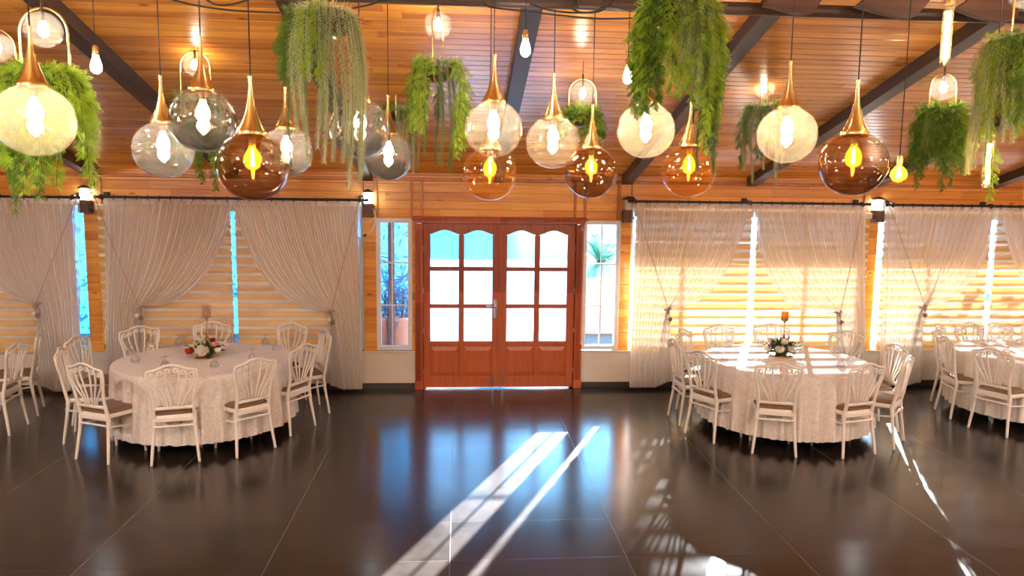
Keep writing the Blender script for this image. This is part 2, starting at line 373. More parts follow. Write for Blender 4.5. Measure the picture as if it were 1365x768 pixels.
def planks(mb, x0, x1, z0, z1, y=WY, w=.105, d=.2):
    """horizontal tongue-and-groove boards on the wall face, solid behind"""
    k = math.floor(z0/w + 1e-6)
    while k*w < z1 - 1e-6:
        a = max(k*w, z0); b = min((k+1)*w, z1); k += 1
        if b-a < .004: continue
        c = min(.004, (b-a)*.3)
        mb.add([(x0, y+.006, a), (x0, y, a+c), (x0, y, b-c), (x0, y+.006, b), (x1, y+.006, a), (x1, y, a+c), (x1, y, b-c), (x1, y+.006, b)],
               [(0, 1, 5, 4), (1, 2, 6, 5), (2, 3, 7, 6)])
    mb.box(x0, x1, y+.006, y+d, z0, z1)
OPEN = [(-8.4, -4.56, .50, 2.36), (-4.39, -1.20, .50, 2.36), (-1.04, -.59, .51, 2.19), (-.53, 1.57, 0, 2.19), (1.585, 2.075, .51, 2.19), (2.21, 5.37, .50, 2.36), (5.52, 9.6, .50, 2.36)]
wb = MB(); x = XL
for (a, b_, z0, z1) in OPEN:
    planks(wb, x, a, .5, 2.9); planks(wb, a, b_, z1, 2.9); x = b_
planks(wb, x, XR, .5, 2.9)
tag(wb.build('wall_back', M['wall'], fix=False), **st)
lw_ = MB(); lw_.box(XL, -.53, WY, WY+.2, 0, .5); lw_.box(1.57, XR, WY, WY+.2, 0, .5)
lw_.box(XL, -.56, WY-.02, WY+.01, .478, .5, .004); lw_.box(1.6, XR, WY-.02, WY+.01, .478, .5, .004)
tag(lw_.build('wall_back_lower', M['plaster']), **st)
tag(MB().box(XL, -.55, WY-.014, WY, 0, .08, .003).box(1.59, XR, WY-.014, WY, 0, .08, .003).build('baseboard_back', M['skirt']), **st)
# ceiling boards with grooves
cb_ = MB(); wd = .09; y = WY + .04
while y > YR:
    y0 = math.floor((y-.2-1e-6)/wd)*wd + .2; y0 = max(y0, YR); c = .007; dz = .007
    cb_.add([(XL, y, cz(y)+dz), (XL, y-c, cz(y-c)), (XL, y0+c, cz(y0+c)), (XL, y0, cz(y0)+dz), (XR, y, cz(y)+dz), (XR, y-c, cz(y-c)), (XR, y0+c, cz(y0+c)), (XR, y0, cz(y0)+dz)],
            [(0, 4, 5, 1), (1, 5, 6, 2), (2, 6, 7, 3)]); y = y0
cb_.add([(XL, YR, cz(YR)), (XR, YR, cz(YR)), (XR, YB, cz(YB)), (XL, YB, cz(YB))], [(0, 1, 2, 3)])
cb_.add([(XL, WY+.2, cz(WY)+.05), (XR, WY+.2, cz(WY)+.05), (XR, YR, cz(YR)+.12), (XL, YR, cz(YR)+.12), (XL, YB, cz(YB)+.12), (XR, YB, cz(YB)+.12)], [(0, 1, 2, 3), (3, 2, 5, 4)])
tag(cb_.build('ceiling', M['ceil'], fix=False), **st)
for nm, x0, x1, y0, y1 in (('wall_left', XL-.15, XL, YB, WY+.2), ('wall_right', XR, XR+.15, YB, WY+.2)):
    q = MB(); q.add([(x, y, z) for x in (x0, x1) for y, z in ((y0, 0), (y1, 0), (y1, cz(WY)+.02), (YR, cz(YR)+.1), (y0, cz(YB)+.1))],
                    [(0,1,2,3,4), (9,8,7,6,5)] + [(i, i+5, (i+1) % 5+5, (i+1) % 5) for i in range(5)])
    tag(q.build(nm, wood(nm+'_boards', (.58, .19, .024), (.98, .47, .09), 'Y', 'Z', .105, .32, .35)), **st)
tag(MB().box(XL, XR, YB-.15, YB, 0, cz(YB)+.1).build('wall_front', M['plaster']), **st)
tn = 0
def trim(mb, mt):
    global tn; tn += 1
    return tag(mb.build('trim_%d' % tn, mt), **st)
for x in (-7.7, -6.08, -4.43, -2.77, -1.14, .49, 2.13, 3.77, 5.39, 7.0, 8.6):      # rafters under the boards
    q = MB(); w2 = .065; ya, yb = WY-.0, YR
    q.add([(x+sx*w2, yy, cz(yy)+dz) for sx in (-1, 1) for yy in (ya, yb) for dz in (-.11, 0.01)], [(0,1,3,2),(4,6,7,5),(0,4,5,1),(2,3,7,6),(0,2,6,4),(1,5,7,3)])
    trim(q, M['beam'])
trim(MB().box(XL, XR, WY-.03, WY, 2.66, 2.70, .006), M['batten'])
for px, hw, z0 in ((130, .045, 2.2), (483.5, .014, 2.2), (501, .018, 2.2), (548, .016, 2.2), (562, .017, 2.225), (767, .015, 2.225), (780.5, .016, 2.2), (825.5, .02, 2.2), (842.5, .008, 2.2), (1155.5, .03, 2.2)):
    X = at(px, 250, 'Y', WY).x
    trim(MB().box(X-hw, X+hw, WY-.018, WY+.001, z0, 2.665, .004), M['batten'])
# dark purlin tube across the hall just under the roof
pz = at(1000, 12, 'Y', 4.5).z
trim(MB().tube([(XL, 4.5, pz), (XR, 4.5, pz)], .038, 14), M['beam'])

# ---- windows
def pane_grid(mb, x0, x1, z0, z1, xs, zs, y, fr=.05, mt=.022, d=.05):
    mb.box(x0, x1, y-d/2, y+d/2, z0, z0+fr, .004); mb.box(x0, x1, y-d/2, y+d/2, z1-fr, z1, .004)
    mb.box(x0, x0+fr, y-d/2, y+d/2, z0+fr, z1-fr, .004); mb.box(x1-fr, x1, y-d/2, y+d/2, z0+fr, z1-fr, .004)
    for x in xs: mb.box(x-mt/2, x+mt/2, y-.012, y+.012, z0+fr, z1-fr)
    for z in zs: mb.box(x0+fr, x1-fr, y-.0121, y+.0121, z-mt/2, z+mt/2)
wn_ = 0
def window(x0, x1, z0, z1, xs, zs, y, fr=.05, mt=.022, d=.05):
    global wn_; wn_ += 1
    e = empty('window_%d' % wn_, ((x0+x1)/2, y, z0), kind='structure')
    q = MB(); cx = (x0+x1)/2
    pane_grid(q, x0-cx, x1-cx, 0, z1-z0, [a-cx for a in xs], [a-z0 for a in zs], 0, fr, mt, d)
    q.build('window_frame', M['pvc'], e)
    MB().box(x0-cx+fr, x1-cx-fr, -.003, .003, fr, z1-z0-fr).build('glass_pane', M['g_pane'], e)
    return e
window(-1.04, -.59, .51, 2.19, [-.845], [1.63, 1.09], WY+.02, .055, .016, .07)
window(1.585, 2.075, .51, 2.19, [1.835], [1.63, 1.09], WY+.02, .055, .016, .07)
window(-8.4, -4.56, .50, 2.36, [], [], WY+.13, .05); window(-4.39, -1.20, .50, 2.36, [], [], WY+.13, .05)
window(2.21, 5.37, .50, 2.36, [], [], WY+.13, .05); window(5.52, 9.6, .50, 2.36, [], [], WY+.13, .05)
for X in (-6.4, -3.6, -2.0, 2.98, 4.62, 6.3, 8.0):
    trim(MB().box(X-.022, X+.022, WY+.11, WY+.16, .55, 2.31, .004), M['pvc'])

# ---- double door
dr = empty('door_1', (.52, WY, 0), kind='structure'); DX = .52
q = MB()
for s_, xa, xb in ((-1, -.555, -.458), (1, 1.495, 1.592)):
    a = xa-DX; b_ = xb-DX
    q.box(a, b_, -.04, .16, 0, 2.12, .006)
    for i in range(4): q.box(a+.018+i*.017, a+.026+i*.017, -.052, -.038, .12, 2.03, .003)
    q.box(a-.004, b_+.004, -.056, -.03, 2.06, 2.135, .006); q.box(a+.02, b_-.02, -.066, -.05, 2.08, 2.12, .01); q.box(a-.004, b_+.004, -.055, -.03, 0, .12, .006)
q.box(-1.09, 1.09, -.045, .16, 2.137, 2.178, .006); q.box(-1.12, 1.12, -.07, .02, 2.178, 2.20, .006); q.box(-1.10, 1.10, -.058, .0, 2.20, 2.225, .008)
q.box(-1.0, 1.0, .05, .15, 2.10, 2.14); q.box(-.995, -.93, .05, .15, 0, 2.12); q.box(.93, .995, .05, .15, 0, 2.12)
q.build('door_frame', M['door'], dr)
def leaf(x0, x1, cols, side):
    """one leaf: stiles, rails, glazing bars, wavy heads over the top panes, raised lower panels"""
    y0, y1 = -.022, .022; e = MB(); X = lambda a: a-x0
    z0, z1 = .02, 2.132; rows = [(.615, 1.052), (1.098, 1.532), (1.578, 2.055)]
    e.box(0, cols[0][0]-x0, y0, y1, z0, z1, .003); e.box(cols[1][1]-x0, x1-x0, y0, y1, z0, z1, .003)
    a0, a1 = cols[0][0]-x0, cols[1][1]-x0
    for za, zb in ((z0, .15), (.565, .615), (2.055, z1)): e.box(a0, a1, y0, y1, za, zb)
    e.box(cols[0][1]-x0, cols[1][0]-x0, y0+.002, y1-.002, .15, 2.055, .004)
    for za, zb in ((1.052, 1.098), (1.532, 1.578)): e.box(a0, a1, y0+.003, y1-.003, za, zb, .004)
    for ca, cb2 in cols:                                   # wavy head
        wv = cb2-ca; n = 16; pts = [(ca-x0, 2.06)]
        for i in range(n+1):
            t = i/n; h = .052*(.5-.5*cos(2*pi*t))**.8
            if t < .12 or t > .88: h = 0
            pts.append((ca-x0+wv*t, 2.0 + min(h+.0, .052)))
        pts.append((cb2-x0, 2.06)); e.poly_xz(pts, y0+.002, y1-.002)
        e.box(ca-x0-.002, cb2-x0+.002, -.008, .008, .14, .57)
        pa, pb = ca-x0, cb2-x0; f = .05
        e.add([(pa+.012, -.008, .165), (pb-.012, -.008, .165), (pb-.012, -.008, .55), (pa+.012, -.008, .55), (pa+f, -.021, .165+f), (pb-f, -.021, .165+f), (pb-f, -.021, .55-f), (pa+f, -.021, .55-f)],
              [(0,1,5,4), (1,2,6,5), (2,3,7,6), (3,0,4,7), (4,5,6,7)])
        for za, zb in rows:                                # glazing beads
            zt = zb if zb < 2 else 1.99
            e.box(pa, pa+.008, -.019, -.005, za, zt); e.box(pb-.008, pb, -.019, -.005, za, zt); e.box(pa, pb, -.019, -.005, za, za+.008)
    lf = e.build('door_leaf', M['door'], dr, loc=(x0-DX, .02, 0), fix=True)
    g = MB()
    for ca, cb2 in cols:
        for za, zb in rows: g.box(ca-x0-.005, cb2-x0+.005, -.003, .003, za-.005, min(zb+.005, 2.07))
    g.build('frosted_glass', M['frost'], lf)
    hx = 0.002 if side < 0 else x1-x0-.002
    for z in (.22, .75, 1.28, 1.82): MB().tube([(hx, -.028, z-.045), (hx, -.028, z+.045)], .008, 10).build('hinge', M['steel'], lf, smooth=True)
    bx = x1-x0-.075 if side < 0 else .045
    MB().box(bx-.011, bx+.011, -.032, -.021, .03, .19, .003).tube([(bx, -.036, .02), (bx, -.036, .2)], .006, 8).ball((bx, -.038, .2), .012, 10).build('floor_bolt', M['steel'], lf)
    return lf
l1 = leaf(-.452, .514, [(-.369, .004), (.057, .434)], -1)
l2 = leaf(.522, 1.490, [(.607, .973), (1.029, 1.396)], 1)
hx = .472+.452
tag(MB().box(hx-.02, hx+.02, -.034, -.021, .93, 1.17, .006).tube([(hx, -.03, 1.085), (hx, -.065, 1.085), (hx-.02, -.075, 1.085), (hx-.12, -.072, 1.09)], .009, 10)
    .tube([(hx, -.035, .985), (hx, -.045, .985)], .009, 10).build('handle', M['steel'], l1, smooth=40), label='satin steel lever handle on long back plate')
tag(MB().box(.514-.012, .514+.022, WY-.012, WY-.0, .03, 2.13, .003).build('trim_90', M['door']), **st)

# ------------------------------------------------------------------ blinds
def blind(xa, xb, label, z1=2.28, z0=.525):
    e = empty('roller_blind', ((xa+xb)/2, WY-.055, 0), label=label, cat='blind', group='striped roller blinds over the windows')
    h = (xb-xa)/2
    MB().box(-h-.02, h+.02, -.035, .05, z1-.03, z1+.05, .012).build('cassette', M['cassette'], e)
    q = MB(); z = z1-.03; i = 0; P = .112
    # alternate stiff tan bands (slightly bowed) and sheer bands, front layer and rear layer
    while z > z0+.01:
        for k, (hh, mi) in enumerate(((.075, 0), (P-.075, 1))):
            zb = max(z-hh, z0)
            if zb >= z: break
            q.mi = mi; n = 4 if mi == 0 else 1; vs = []
            for j in range(n+1):
                t = j/n; yy = -.012*sin(pi*t*.5)**2*1.6 if mi == 0 else -.019*(1-t)
                vs += [(-h, yy, z+(zb-z)*t), (h, yy, z+(zb-z)*t)]
            q.add(vs, [(2*j, 2*j+1, 2*j+3, 2*j+2) for j in range(n)]); z = zb
    z = z1-.03-.045
    while z > z0+.03:
        zb = max(z-.050, z0); q.mi = 0; q.add([(-h, .022, z), (h, .022, z), (h, .022, zb), (-h, .022, zb)], [(0, 1, 2, 3)])
        z -= P
    q.mi = 0; q.add([(-h, .014, z0+.07), (h, .014, z0+.07), (h, .014, z0), (-h, .014, z0)], [(0, 1, 2, 3)])
    q.build('blind_fabric', [M['blind'], M['blind_s']], e, fix=False)
    MB().box(-h, h, -.012, .024, z0-.022, z0, .005).build('bottom_bar', M['cassette'], e)
    return e
blind(-7.3, -6.2, 'striped tan roller blind at the far left edge of the picture')
blind(-6.14, -4.66, 'striped tan roller blind at far left, beside the left wooden pier')
blind(-4.37, -2.80, 'striped tan roller blind behind the left table, left half of its window')
blind(-2.745, -1.26, 'striped tan roller blind behind the left table, right half nearest the door')
blind(2.255, 3.775, 'sunlit striped blind nearest the door on the right, left half of its window')
blind(3.85, 5.36, 'sunlit striped blind behind the right table, beside the right wooden pier')
blind(5.565, 7.04, 'striped tan roller blind just right of the right wooden pier')
blind(7.12, 8.7, 'striped tan roller blind at the far right edge of the picture')

# ------------------------------------------------------------------ curtain rods, sconces
def rod(xa, xb, z, label, brs, dz=0):
    e = empty('curtain_rod', ((xa+xb)/2, WY-.17, z), label=label, cat='curtain rod'); h = (xb-xa)/2
    MB().tube([(-h, 0, 0), (h, 0, 0)], .016, 12).build('rod', M['black'], e, smooth=40)
    for s in (-1, 1): MB().ball((s*(h+.018), 0, 0), .024, 12).build('finial', M['black'], e, smooth=True)
    n = int((xb-xa)/.13); t = [(.020*cos(a), 0, .020*sin(a)) for a in [2*pi*i/12 for i in range(13)]]
    rm = MB().tube([(0, .026*cos(2*pi*i/12), .026*sin(2*pi*i/12)-.006) for i in range(13)], .005, 6, cap=False).mesh('ring', M['black'], True)
    for i in range(n):
        X = -h + (i+.5)*(xb-xa)/n
        link('ring', rm, e, (X, 0, 0))
    for bx in brs:
        b = bx-(xa+xb)/2
        MB().box(b-.03, b+.03, .12, .17, -.05, .06, .004).box(b-.012, b+.012, -.01, .14, -.012, .012, .003).box(b-.02, b+.02, -.024, .024, -.024, .03, .004).build('bracket', M['black'], e)
    return e
rz = [at(50, 262.5, 'Y', WY-.17).z, at(300, 264.5, 'Y', WY-.17).z, at(1000, 270.5, 'Y', WY-.17).z, at(1270, 274.5, 'Y', WY-.17).z]
RY = WY-.17
xof = lambda px: at(px, 268, 'Y', RY).x
rod(-7.6, xof(103), rz[0], 'black curtain rod at far left, ending at the left wooden pier', [xof(98), -6.2])
rod(xof(129), xof(487), rz[1], 'black curtain rod above the left table window', [xof(135), xof(480)])
rod(xof(841), xof(1158), rz[2], 'black curtain rod above the right table window', [xof(846), xof(998), xof(1149)])
rod(xof(1184), 8.6, rz[3], 'black curtain rod at far right, beyond the right wooden pier', [xof(1190), xof(1321)])
def sconce(px, py, lit, label, cable=False):
    c = at(px, py, 'Y', WY-.07)
    e = empty('lantern_sconce', (c.x, WY-.07, c.z-.17), label=label, cat='wall lamp', group='box lantern wall lamps between the windows')
    q = MB().box(-.062, .062, -.055, .068, 0, .155, .004); q.build('lamp_body', M['brownbox'], e)
    q = MB().box(-.042, .042, -.04, .045, .157, .292, .01)
    if not lit:
        for i in range(4): q.box(-.046, .046, -.044, .049, .17+i*.032, .18+i*.032, .003)
    tag(q.build('lamp_glass', M['lantern'] if lit else M['lantern_off'], e), label='glowing white lantern glass' if lit else 'unlit ribbed white lantern glass')
    q = MB(); zc = .292
    q.box(-.056, .056, -.054, .066, zc, zc+.014, .003)
    q.add([(-.056, -.054, zc+.014), (.056, -.054, zc+.014), (.056, .066, zc+.014), (-.056, .066, zc+.014), (-.012, -.01, zc+.042), (.012, -.01, zc+.042), (.012, .02, zc+.042), (-.012, .02, zc+.042)],
          [(0,1,5,4), (1,2,6,5), (2,3,7,6), (3,0,4,7), (4,5,6,7)])
    q.build('lamp_cap', M['brownbox'], e)
    if cable:
        MB().tube([(.055, -.05, .10), (.09, -.05, .07), (.095, -.055, 0), (.05, -.06, -.06), (-.03, -.06, -.075), (-.09, -.055, -.03), (-.095, -.05, .05), (-.07, -.045, .1)], .0055, 8).tube(
                   [(.07, -.05, .07), (.10, -.06, -.02), (.085, -.06, -.11), (.03, -.06, -.2), (-.02, -.06, -.225)], .0055, 8).build('loose_cable', M['pvc'], e, smooth=True)
        MB().tube([(-.018, -.06, -.222), (-.05, -.06, -.245)], .014, 10).build('cable_plug', M['black'], e)
    else: MB().tube([(.062, .0, .06), (.085, .0, .06)], .022, 12).build('side_knob', M['brownbox'], e)
    return e
sconce(113, 265, True, 'lit lantern wall lamp on the left wooden pier')
sconce(490.5, 270, True, 'lit lantern wall lamp left of the door with a looped white cable', True)
sconce(837, 279, False, 'unlit lantern wall lamp right of the door, at the rod end')
sconce(1171, 279, True, 'lit lantern wall lamp on the right wooden pier')

# ------------------------------------------------------------------ curtains
CY = WY-.17
def curtain(xo, xi, zt, xt, ztie, label, hem_in, hem_out=None, sag=.55, low=0.0, folds=18, seed=1, z_hem=.05, ruffle=.0, xh=None, depth=.03):
    """sheer panel hung from xo (outer) to xi (inner), gathered to a tie at xt, falling to the floor"""
    rnd = random.Random(seed); nu, nv, nv2 = folds*8, 34, 20; hem_out = xo if hem_out is None else hem_out
    ph = [rnd.uniform(-.9, .9) for _ in range(folds+1)]; am = [rnd.uniform(.5, 1.25) for _ in range(folds+1)]
    sg = 1 if xi > xo else -1; vs = []
    def fold(u):
        a = u*folds; i = int(min(a, folds-1)); t = a-i
        return sin(2*pi*a + ph[i]*(1-t) + ph[i+1]*t)*(am[i]*(1-t) + am[i+1]*t)
    for i in range(nu+1):
        u = i/nu; f = fold(u)
        uu = u
        x0 = xo+(xi-xo)*uu
        k = min(1, max(0, (u-.0)/.55)); k = k*k*(3-2*k)
        xg = xo + (hem_out-xo)*.5 + (xt-xo)*min(1, u/.6)**.9 if u < .6 else xt + sg*.012*(u-.6)
        zg = ztie + .10*(1-k) - .035*(u-.6 if u > .6 else 0)
        x1 = xg; z1 = zg
        # control point: outer folds drop straight, inner ones swag
        s2 = u**1.6
        cx_ = x0 + (x1-x0)*(.45-.20*s2); cz_ = zt + (z1-zt)*(.52+.50*s2) - low*s2
        for j in range(nv+1):
            t = j/nv
            x = (1-t)**2*x0 + 2*t*(1-t)*cx_ + t*t*x1; z = (1-t)**2*zt + 2*t*(1-t)*cz_ + t*t*z1
            d = depth*(1-.45*t*s2) * min(1, .35+6*t)
            yy = f*d - .05*t*k + .012*sin(5*t+u*9)
            vs.append((x + f*.004*cos(u*60), CY+yy, z))
    W = nv+1; fs = [(i*W+j, i*W+j+1, (i+1)*W+j+1, (i+1)*W+j) for i in range(nu) for j in range(nv)]
    q = MB(); q.add(vs, fs)
    vs2 = []                                                # the fall below the tie
    for i in range(nu+1):
        u = i/nu; f = fold(u); top = vs[i*W+nv]
        xh_ = hem_out + (hem_in-hem_out)*u
        zh = z_hem + ruffle*max(0, u-.6)**1.0*2.5
        for j in range(nv2+1):
            t = j/nv2; e = t**.6
            x = top[0] + (xh_-top[0])*e; z = top[2] + (zh-top[2])*t
            x += .018*sin(t*14+u*40)*ruffle*3*max(0, u-.6)
            vs2.append((x, CY + (top[1]-CY)*(1-e) + f*depth*1.25*e*(1+.15*sin(3*t+u*20)) - .02*e, z))
    W2 = nv2+1; q.add(vs2, [(i*W2+j, i*W2+j+1, (i+1)*W2+j+1, (i+1)*W2+j) for i in range(nu) for j in range(nv2)])
    o = q.build('sheer_curtain', M['sheer'], None, fix=False); o.data.shade_smooth()
    tag(o, label=label, cat='curtain', group='sheer white curtains tied back at the windows')
    # gathered heading band
    q = MB(); vs = []
    for i in range(nu+1):
        u = i/nu; f = fold(u); x = xo+(xi-xo)*u
        for z, kk in ((zt+.02, .4), (zt-.045, .7)): vs.append((x, CY+f*depth*.4*kk-.004, z))
    q.add(vs, [(2*i, 2*i+2, 2*i+3, 2*i+1) for i in range(nu)])
    h = q.build('heading_band', M['hem'], o, fix=False)
    return o
def tieback(xr, zr, xt, ztie, side, label, bead=2):
    e = empty('curtain_tieback', (xt, CY-.13, ztie), label=label, cat='tieback', group='corded tiebacks with round tassels')
    a = Vector((xr-xt, .10, zr-ztie)); n = 10
    MB().tube([a*(1-i/n) + Vector((0, -.012*sin(pi*i/n), -.05*sin(pi*i/n)*.4)) for i in range(n+1)], .0045, 8).build('cord', M['rope'], e, smooth=True)
    MB().tube([(.035*cos(t), .06*sin(t)+.05, .012*cos(t)) for t in [2*pi*i/20 for i in range(21)]], .009, 8, cap=False).build('loop', M['rope'], e, smooth=True)
    MB().lathe([(.006, 0), (.014, -.01), (.02, -.03), (.012, -.05), (.006, -.055)], 14).build('knot', M['rope'], e, smooth=True)
    for i in range(bead):
        bx = (-.022 + .044*i)*(1 if bead > 1 else 0); bz = -.10-.022*i
        MB().tube([(0, 0, -.045), (bx*.7, -.004, bz+.05), (bx, -.006, bz)], .003, 6).ball((bx, -.006, bz), .027, 14).ball((bx, -.006, bz-.027), .010, 8).build('tassel_ball', M['tassel'] if i else M['tassel_w'] if bead > 1 else M['tassel'], e, smooth=True)
    return e
X_ = lambda px, py=400: at(px, py, 'Y', CY).x
Z_ = lambda px, py: at(px, py, 'Y', CY).z
TR = M
# far left bay (right-hand panel), left bay pair, right bay pair, far right bay pair
curtain(X_(108, 300), X_(-66, 270), rz[0]-.035, X_(57, 405), Z_(52, 402), 'sheer white curtain at far left, tied beside the left wooden pier', X_(48, 500), X_(108, 500), seed=3, folds=19, ruffle=.12)
curtain(X_(140, 300), X_(311, 270), rz[1]-.035, X_(192, 408), Z_(192, 406), 'sheer white curtain left of the left table, gathered beside a chair', X_(194, 500), X_(145, 500), seed=4, folds=19)
curtain(X_(482, 300), X_(310, 270), rz[1]-.037, X_(443, 412), Z_(443, 413), 'sheer white curtain right of the left table, nearest the door on its left', X_(440, 500), X_(483, 500), seed=5, folds=19, ruffle=.06)
curtain(X_(842, 300), X_(1000, 275), rz[2]-.035, X_(888, 410), Z_(888, 410), 'sheer white curtain right of the door, sunlit behind the right table', X_(896, 500), X_(839, 500), seed=6, folds=18, ruffle=.1)
curtain(X_(1153, 300), X_(1001, 275), rz[2]-.037, X_(1113, 418), Z_(1113, 414), 'low swagged sheer curtain left of the right wooden pier', X_(1112, 500), X_(1151, 500), seed=7, folds=18, low=.26)
curtain(X_(1178, 300), X_(1335, 280), rz[3]-.035, X_(1226, 410), Z_(1226, 406), 'sheer white curtain right of the right wooden pier', X_(1226, 500), X_(1172, 500), seed=8, folds=18, ruffle=.05)
curtain(X_(1470, 300), X_(1333, 280), rz[3]-.037, X_(1430, 418), Z_(1430, 414), 'sheer curtain at the far right edge, only its inner swag in view', X_(1430, 500), X_(1475, 500), seed=9, folds=16)
tieback(X_(103, 262), rz[0]-.01, X_(55), Z_(55, 405), -1, 'corded tieback with tassels on the far left curtain')
tieback(X_(128, 262), rz[1]-.01, X_(191), Z_(191, 408), 1, 'corded tieback on the curtain left of the left table')
tieback(X_(478, 266), rz[1]-.02, X_(443), Z_(443, 414), -1, 'corded tieback with round tassels left of the door')
tieback(X_(845, 270), rz[2]-.01, X_(888), Z_(888, 411), 1, 'corded tieback on the sunlit curtain right of the door')
tieback(X_(1148, 275), rz[2]-.02, X_(1114), Z_(1114, 415), -1, 'corded tieback on the low swagged curtain by the right pier')
tieback(X_(1184, 273), rz[3]-.01, X_(1226), Z_(1226, 408), 1, 'single beaded cord on the curtain right of the right pier', 1)

# ------------------------------------------------------------------ chairs
def bez(p0, p1, p2, p3, n):
    return [tuple((1-t)**3*a + 3*t*(1-t)**2*b + 3*t*t*(1-t)*c + t**3*d for a, b, c, d in zip(p0, p1, p2, p3)) for t in [i/n for i in range(n+1)]]
def resample(pts, rad, rings, n=40):
    P = [Vector(p) for p in pts]; Ls = [0]
    for a, b in zip(P, P[1:]): Ls.append(Ls[-1]+(b-a).length)
    out, rr = [], []
    for i in range(n+1):
        s = Ls[-1]*i/n; k = 0
        while k < len(P)-2 and Ls[k+1] < s: k += 1
        t = (s-Ls[k])/max(1e-9, Ls[k+1]-Ls[k]); p = P[k].lerp(P[k+1], t); r = rad[k]*(1-t)+rad[k+1]*t
        out.append(p); rr.append(r)
    for zc, w, dr_ in rings:
        for i, p in enumerate(out):
            d = abs(p.z-zc)/w
            if d < 1: rr[i] += dr_*cos(d*pi/2)
    return out, rr
def make_chair():
    e = empty('banquet_chair', (0, 0, 0)); yb = lambda z: -.195-(z-.45)*.17
    def outline(wr, wf, y0, y1, bulge):
        pts = []
        for i in range(8): t = i/7; pts.append((wr*(-1+2*t), y0-.01*sin(pi*t)))
        for i in range(1, 6): t = i/6; pts.append((wr+(wf-wr)*t**.6, y0+(y1-.05-y0)*t))
        for i in range(13):
            a = i/12; xx = wf*cos(pi*a); pts.append((xx, y1-.05+.05*(1-abs(cos(pi*a))**2.6)+bulge*sin(pi*a)*.3))
        for i in range(5, 0, -1): t = i/6; pts.append((-wr-(wf-wr)*t**.6, y0+(y1-.05-y0)*t))
        return pts
    MB().prism(outline(.168, .205, -.185, .205, .05), .405, .445, 0, .006).build('seat_frame', M['white'], e, smooth=50)
    MB().prism(outline(.163, .203, -.178, .205, .05), .446, .475, .014, .012).build('seat_cushion', M['cushion'], e, smooth=50)
    for s in (-1, 1):
        pts = bez((s*.20, -.235, 0), (s*.188, -.222, .14), (s*.172, -.19, .28), (s*.17, -.185, .42), 8) + bez((s*.17, -.19, .44), (s*.163, yb(.55), .52), (s*.165, yb(.62), .62), (s*.185, yb(.70), .70), 7)[1:] + bez((s*.185, yb(.7), .70), (s*.205, yb(.76), .76), (s*.222, yb(.82), .81), (s*.205, yb(.868), .868), 6)[1:]
        rd = [.0125+.006*min(1, i/8) if i < 9 else .0165-.004*min(1, (i-8)/8) for i in range(len(pts))]
        o, r = resample(pts, rd, [(.33, .012, .004), (.375, .008, .004), (.395, .008, .004), (.50, .008, .003), (.52, .008, .003), (.60, .008, .003), (.62, .008, .003), (.64, .008, .003)], 64)
        MB().tube(o, r, 10).build('leg', M['white'], e, smooth=True)
        pts = [(s*.178, .168, .42), (s*.18, .172, .30), (s*.183, .18, .15), (s*.187, .19, 0)]
        o, r = resample(pts, [.019, .018, .0165, .012], [(.33, .012, .004), (.375, .008, .004), (.395, .008, .004), (.05, .02, .002)], 40)
        MB().tube(o, r, 10).build('leg', M['white'], e, smooth=True)
        MB().tube(*resample([(s*.178, -.195, .33), (s*.181, .17, .285)], [.009, .009], [], 12), 8).build('stretcher', M['white'], e, smooth=True)
    for (a, b_) in (((-.178, -.203, .345), (.178, -.203, .345)), ((-.18, .172, .30), (.18, .172, .30))):
        P = [Vector(a).lerp(Vector(b_), i/24) for i in range(25)]
        MB().tube(P, [.0095+.0025*abs(sin(i*1.05)) for i in range(25)], 8).build('stretcher', M['white'], e, smooth=True)
    MB().box(-.172, .172, -.200, -.178, .385, .425, .005).build('back_rail', M['white'], e)
    q = MB(); q.box(-.165, .165, yb(.515)-.011, yb(.515)+.009, .50, .532, .006)
    P = [(-.207, .862), (-.20, .874), (-.17, .878), (-.135, .882), (-.10, .896), (-.06, .914), (-.02, .922), (.02, .922), (.06, .914), (.10, .896), (.135, .882), (.17, .878), (.20, .874), (.207, .862)]
    q.tube([(x, yb(z), z) for x, z in P], .0125, 8)
    for s in (-1, 1):
        for (xb, cx, czz, r0) in ((.018, .033, .868, .024), (.045, .098, .848, .024), (.072, .162, .826, .026)):
            pts = [(s*x, z) for x, z in bez((xb, .525), (xb*1.15, .63), (cx+r0*1.0, czz-.14), (cx+r0, czz), 12)]
            for i in range(1, 19):
                a = i/18*2.35*pi; rr = r0*(1-.62*i/18)
                pts.append((s*(cx+rr*cos(a)), czz+rr*sin(a)))
            n = len(pts)
            q.tube([(x, yb(z)-.001, z) for x, z in pts], [.0092 if i < 13 else .0085-.0025*(i-13)/18 for i in range(n)], 6)
    q.build('fan_backrest', M['white'], e, smooth=True)
    return e
chair0 = make_chair(); used = [False]
def put_chair(x, y, fx, fy, label, group, mid=True, seated=None):
    """x, y: middle of the rear feet on the floor; (fx, fy): the way the chair faces"""
    l = sqrt(fx*fx+fy*fy); fx /= l; fy /= l; rz_ = atan2(-fx, fy)
    loc = (x+fx*.235, y+fy*.235, 0)
    if not used[0]: o = chair0; o.location = loc; o.rotation_euler.z = rz_; used[0] = True; KIDS[chair0.name] = [(c, kids(c)) for c in kids(chair0)]
    else: o = dup(chair0, loc, rz_)
    tag(o, label=label, cat='chair', group=group); return o
W_ = 'white fan-back chair '
GL, GR_, GT, GF = 'chairs around the left table', 'chairs around the right table', 'chairs around the far right table', 'chairs of the far left table'
TL = (-2.64, 7.60); TRt = (3.53, 7.47); T3 = (6.68, 7.75); T0 = (-5.75, 7.75)
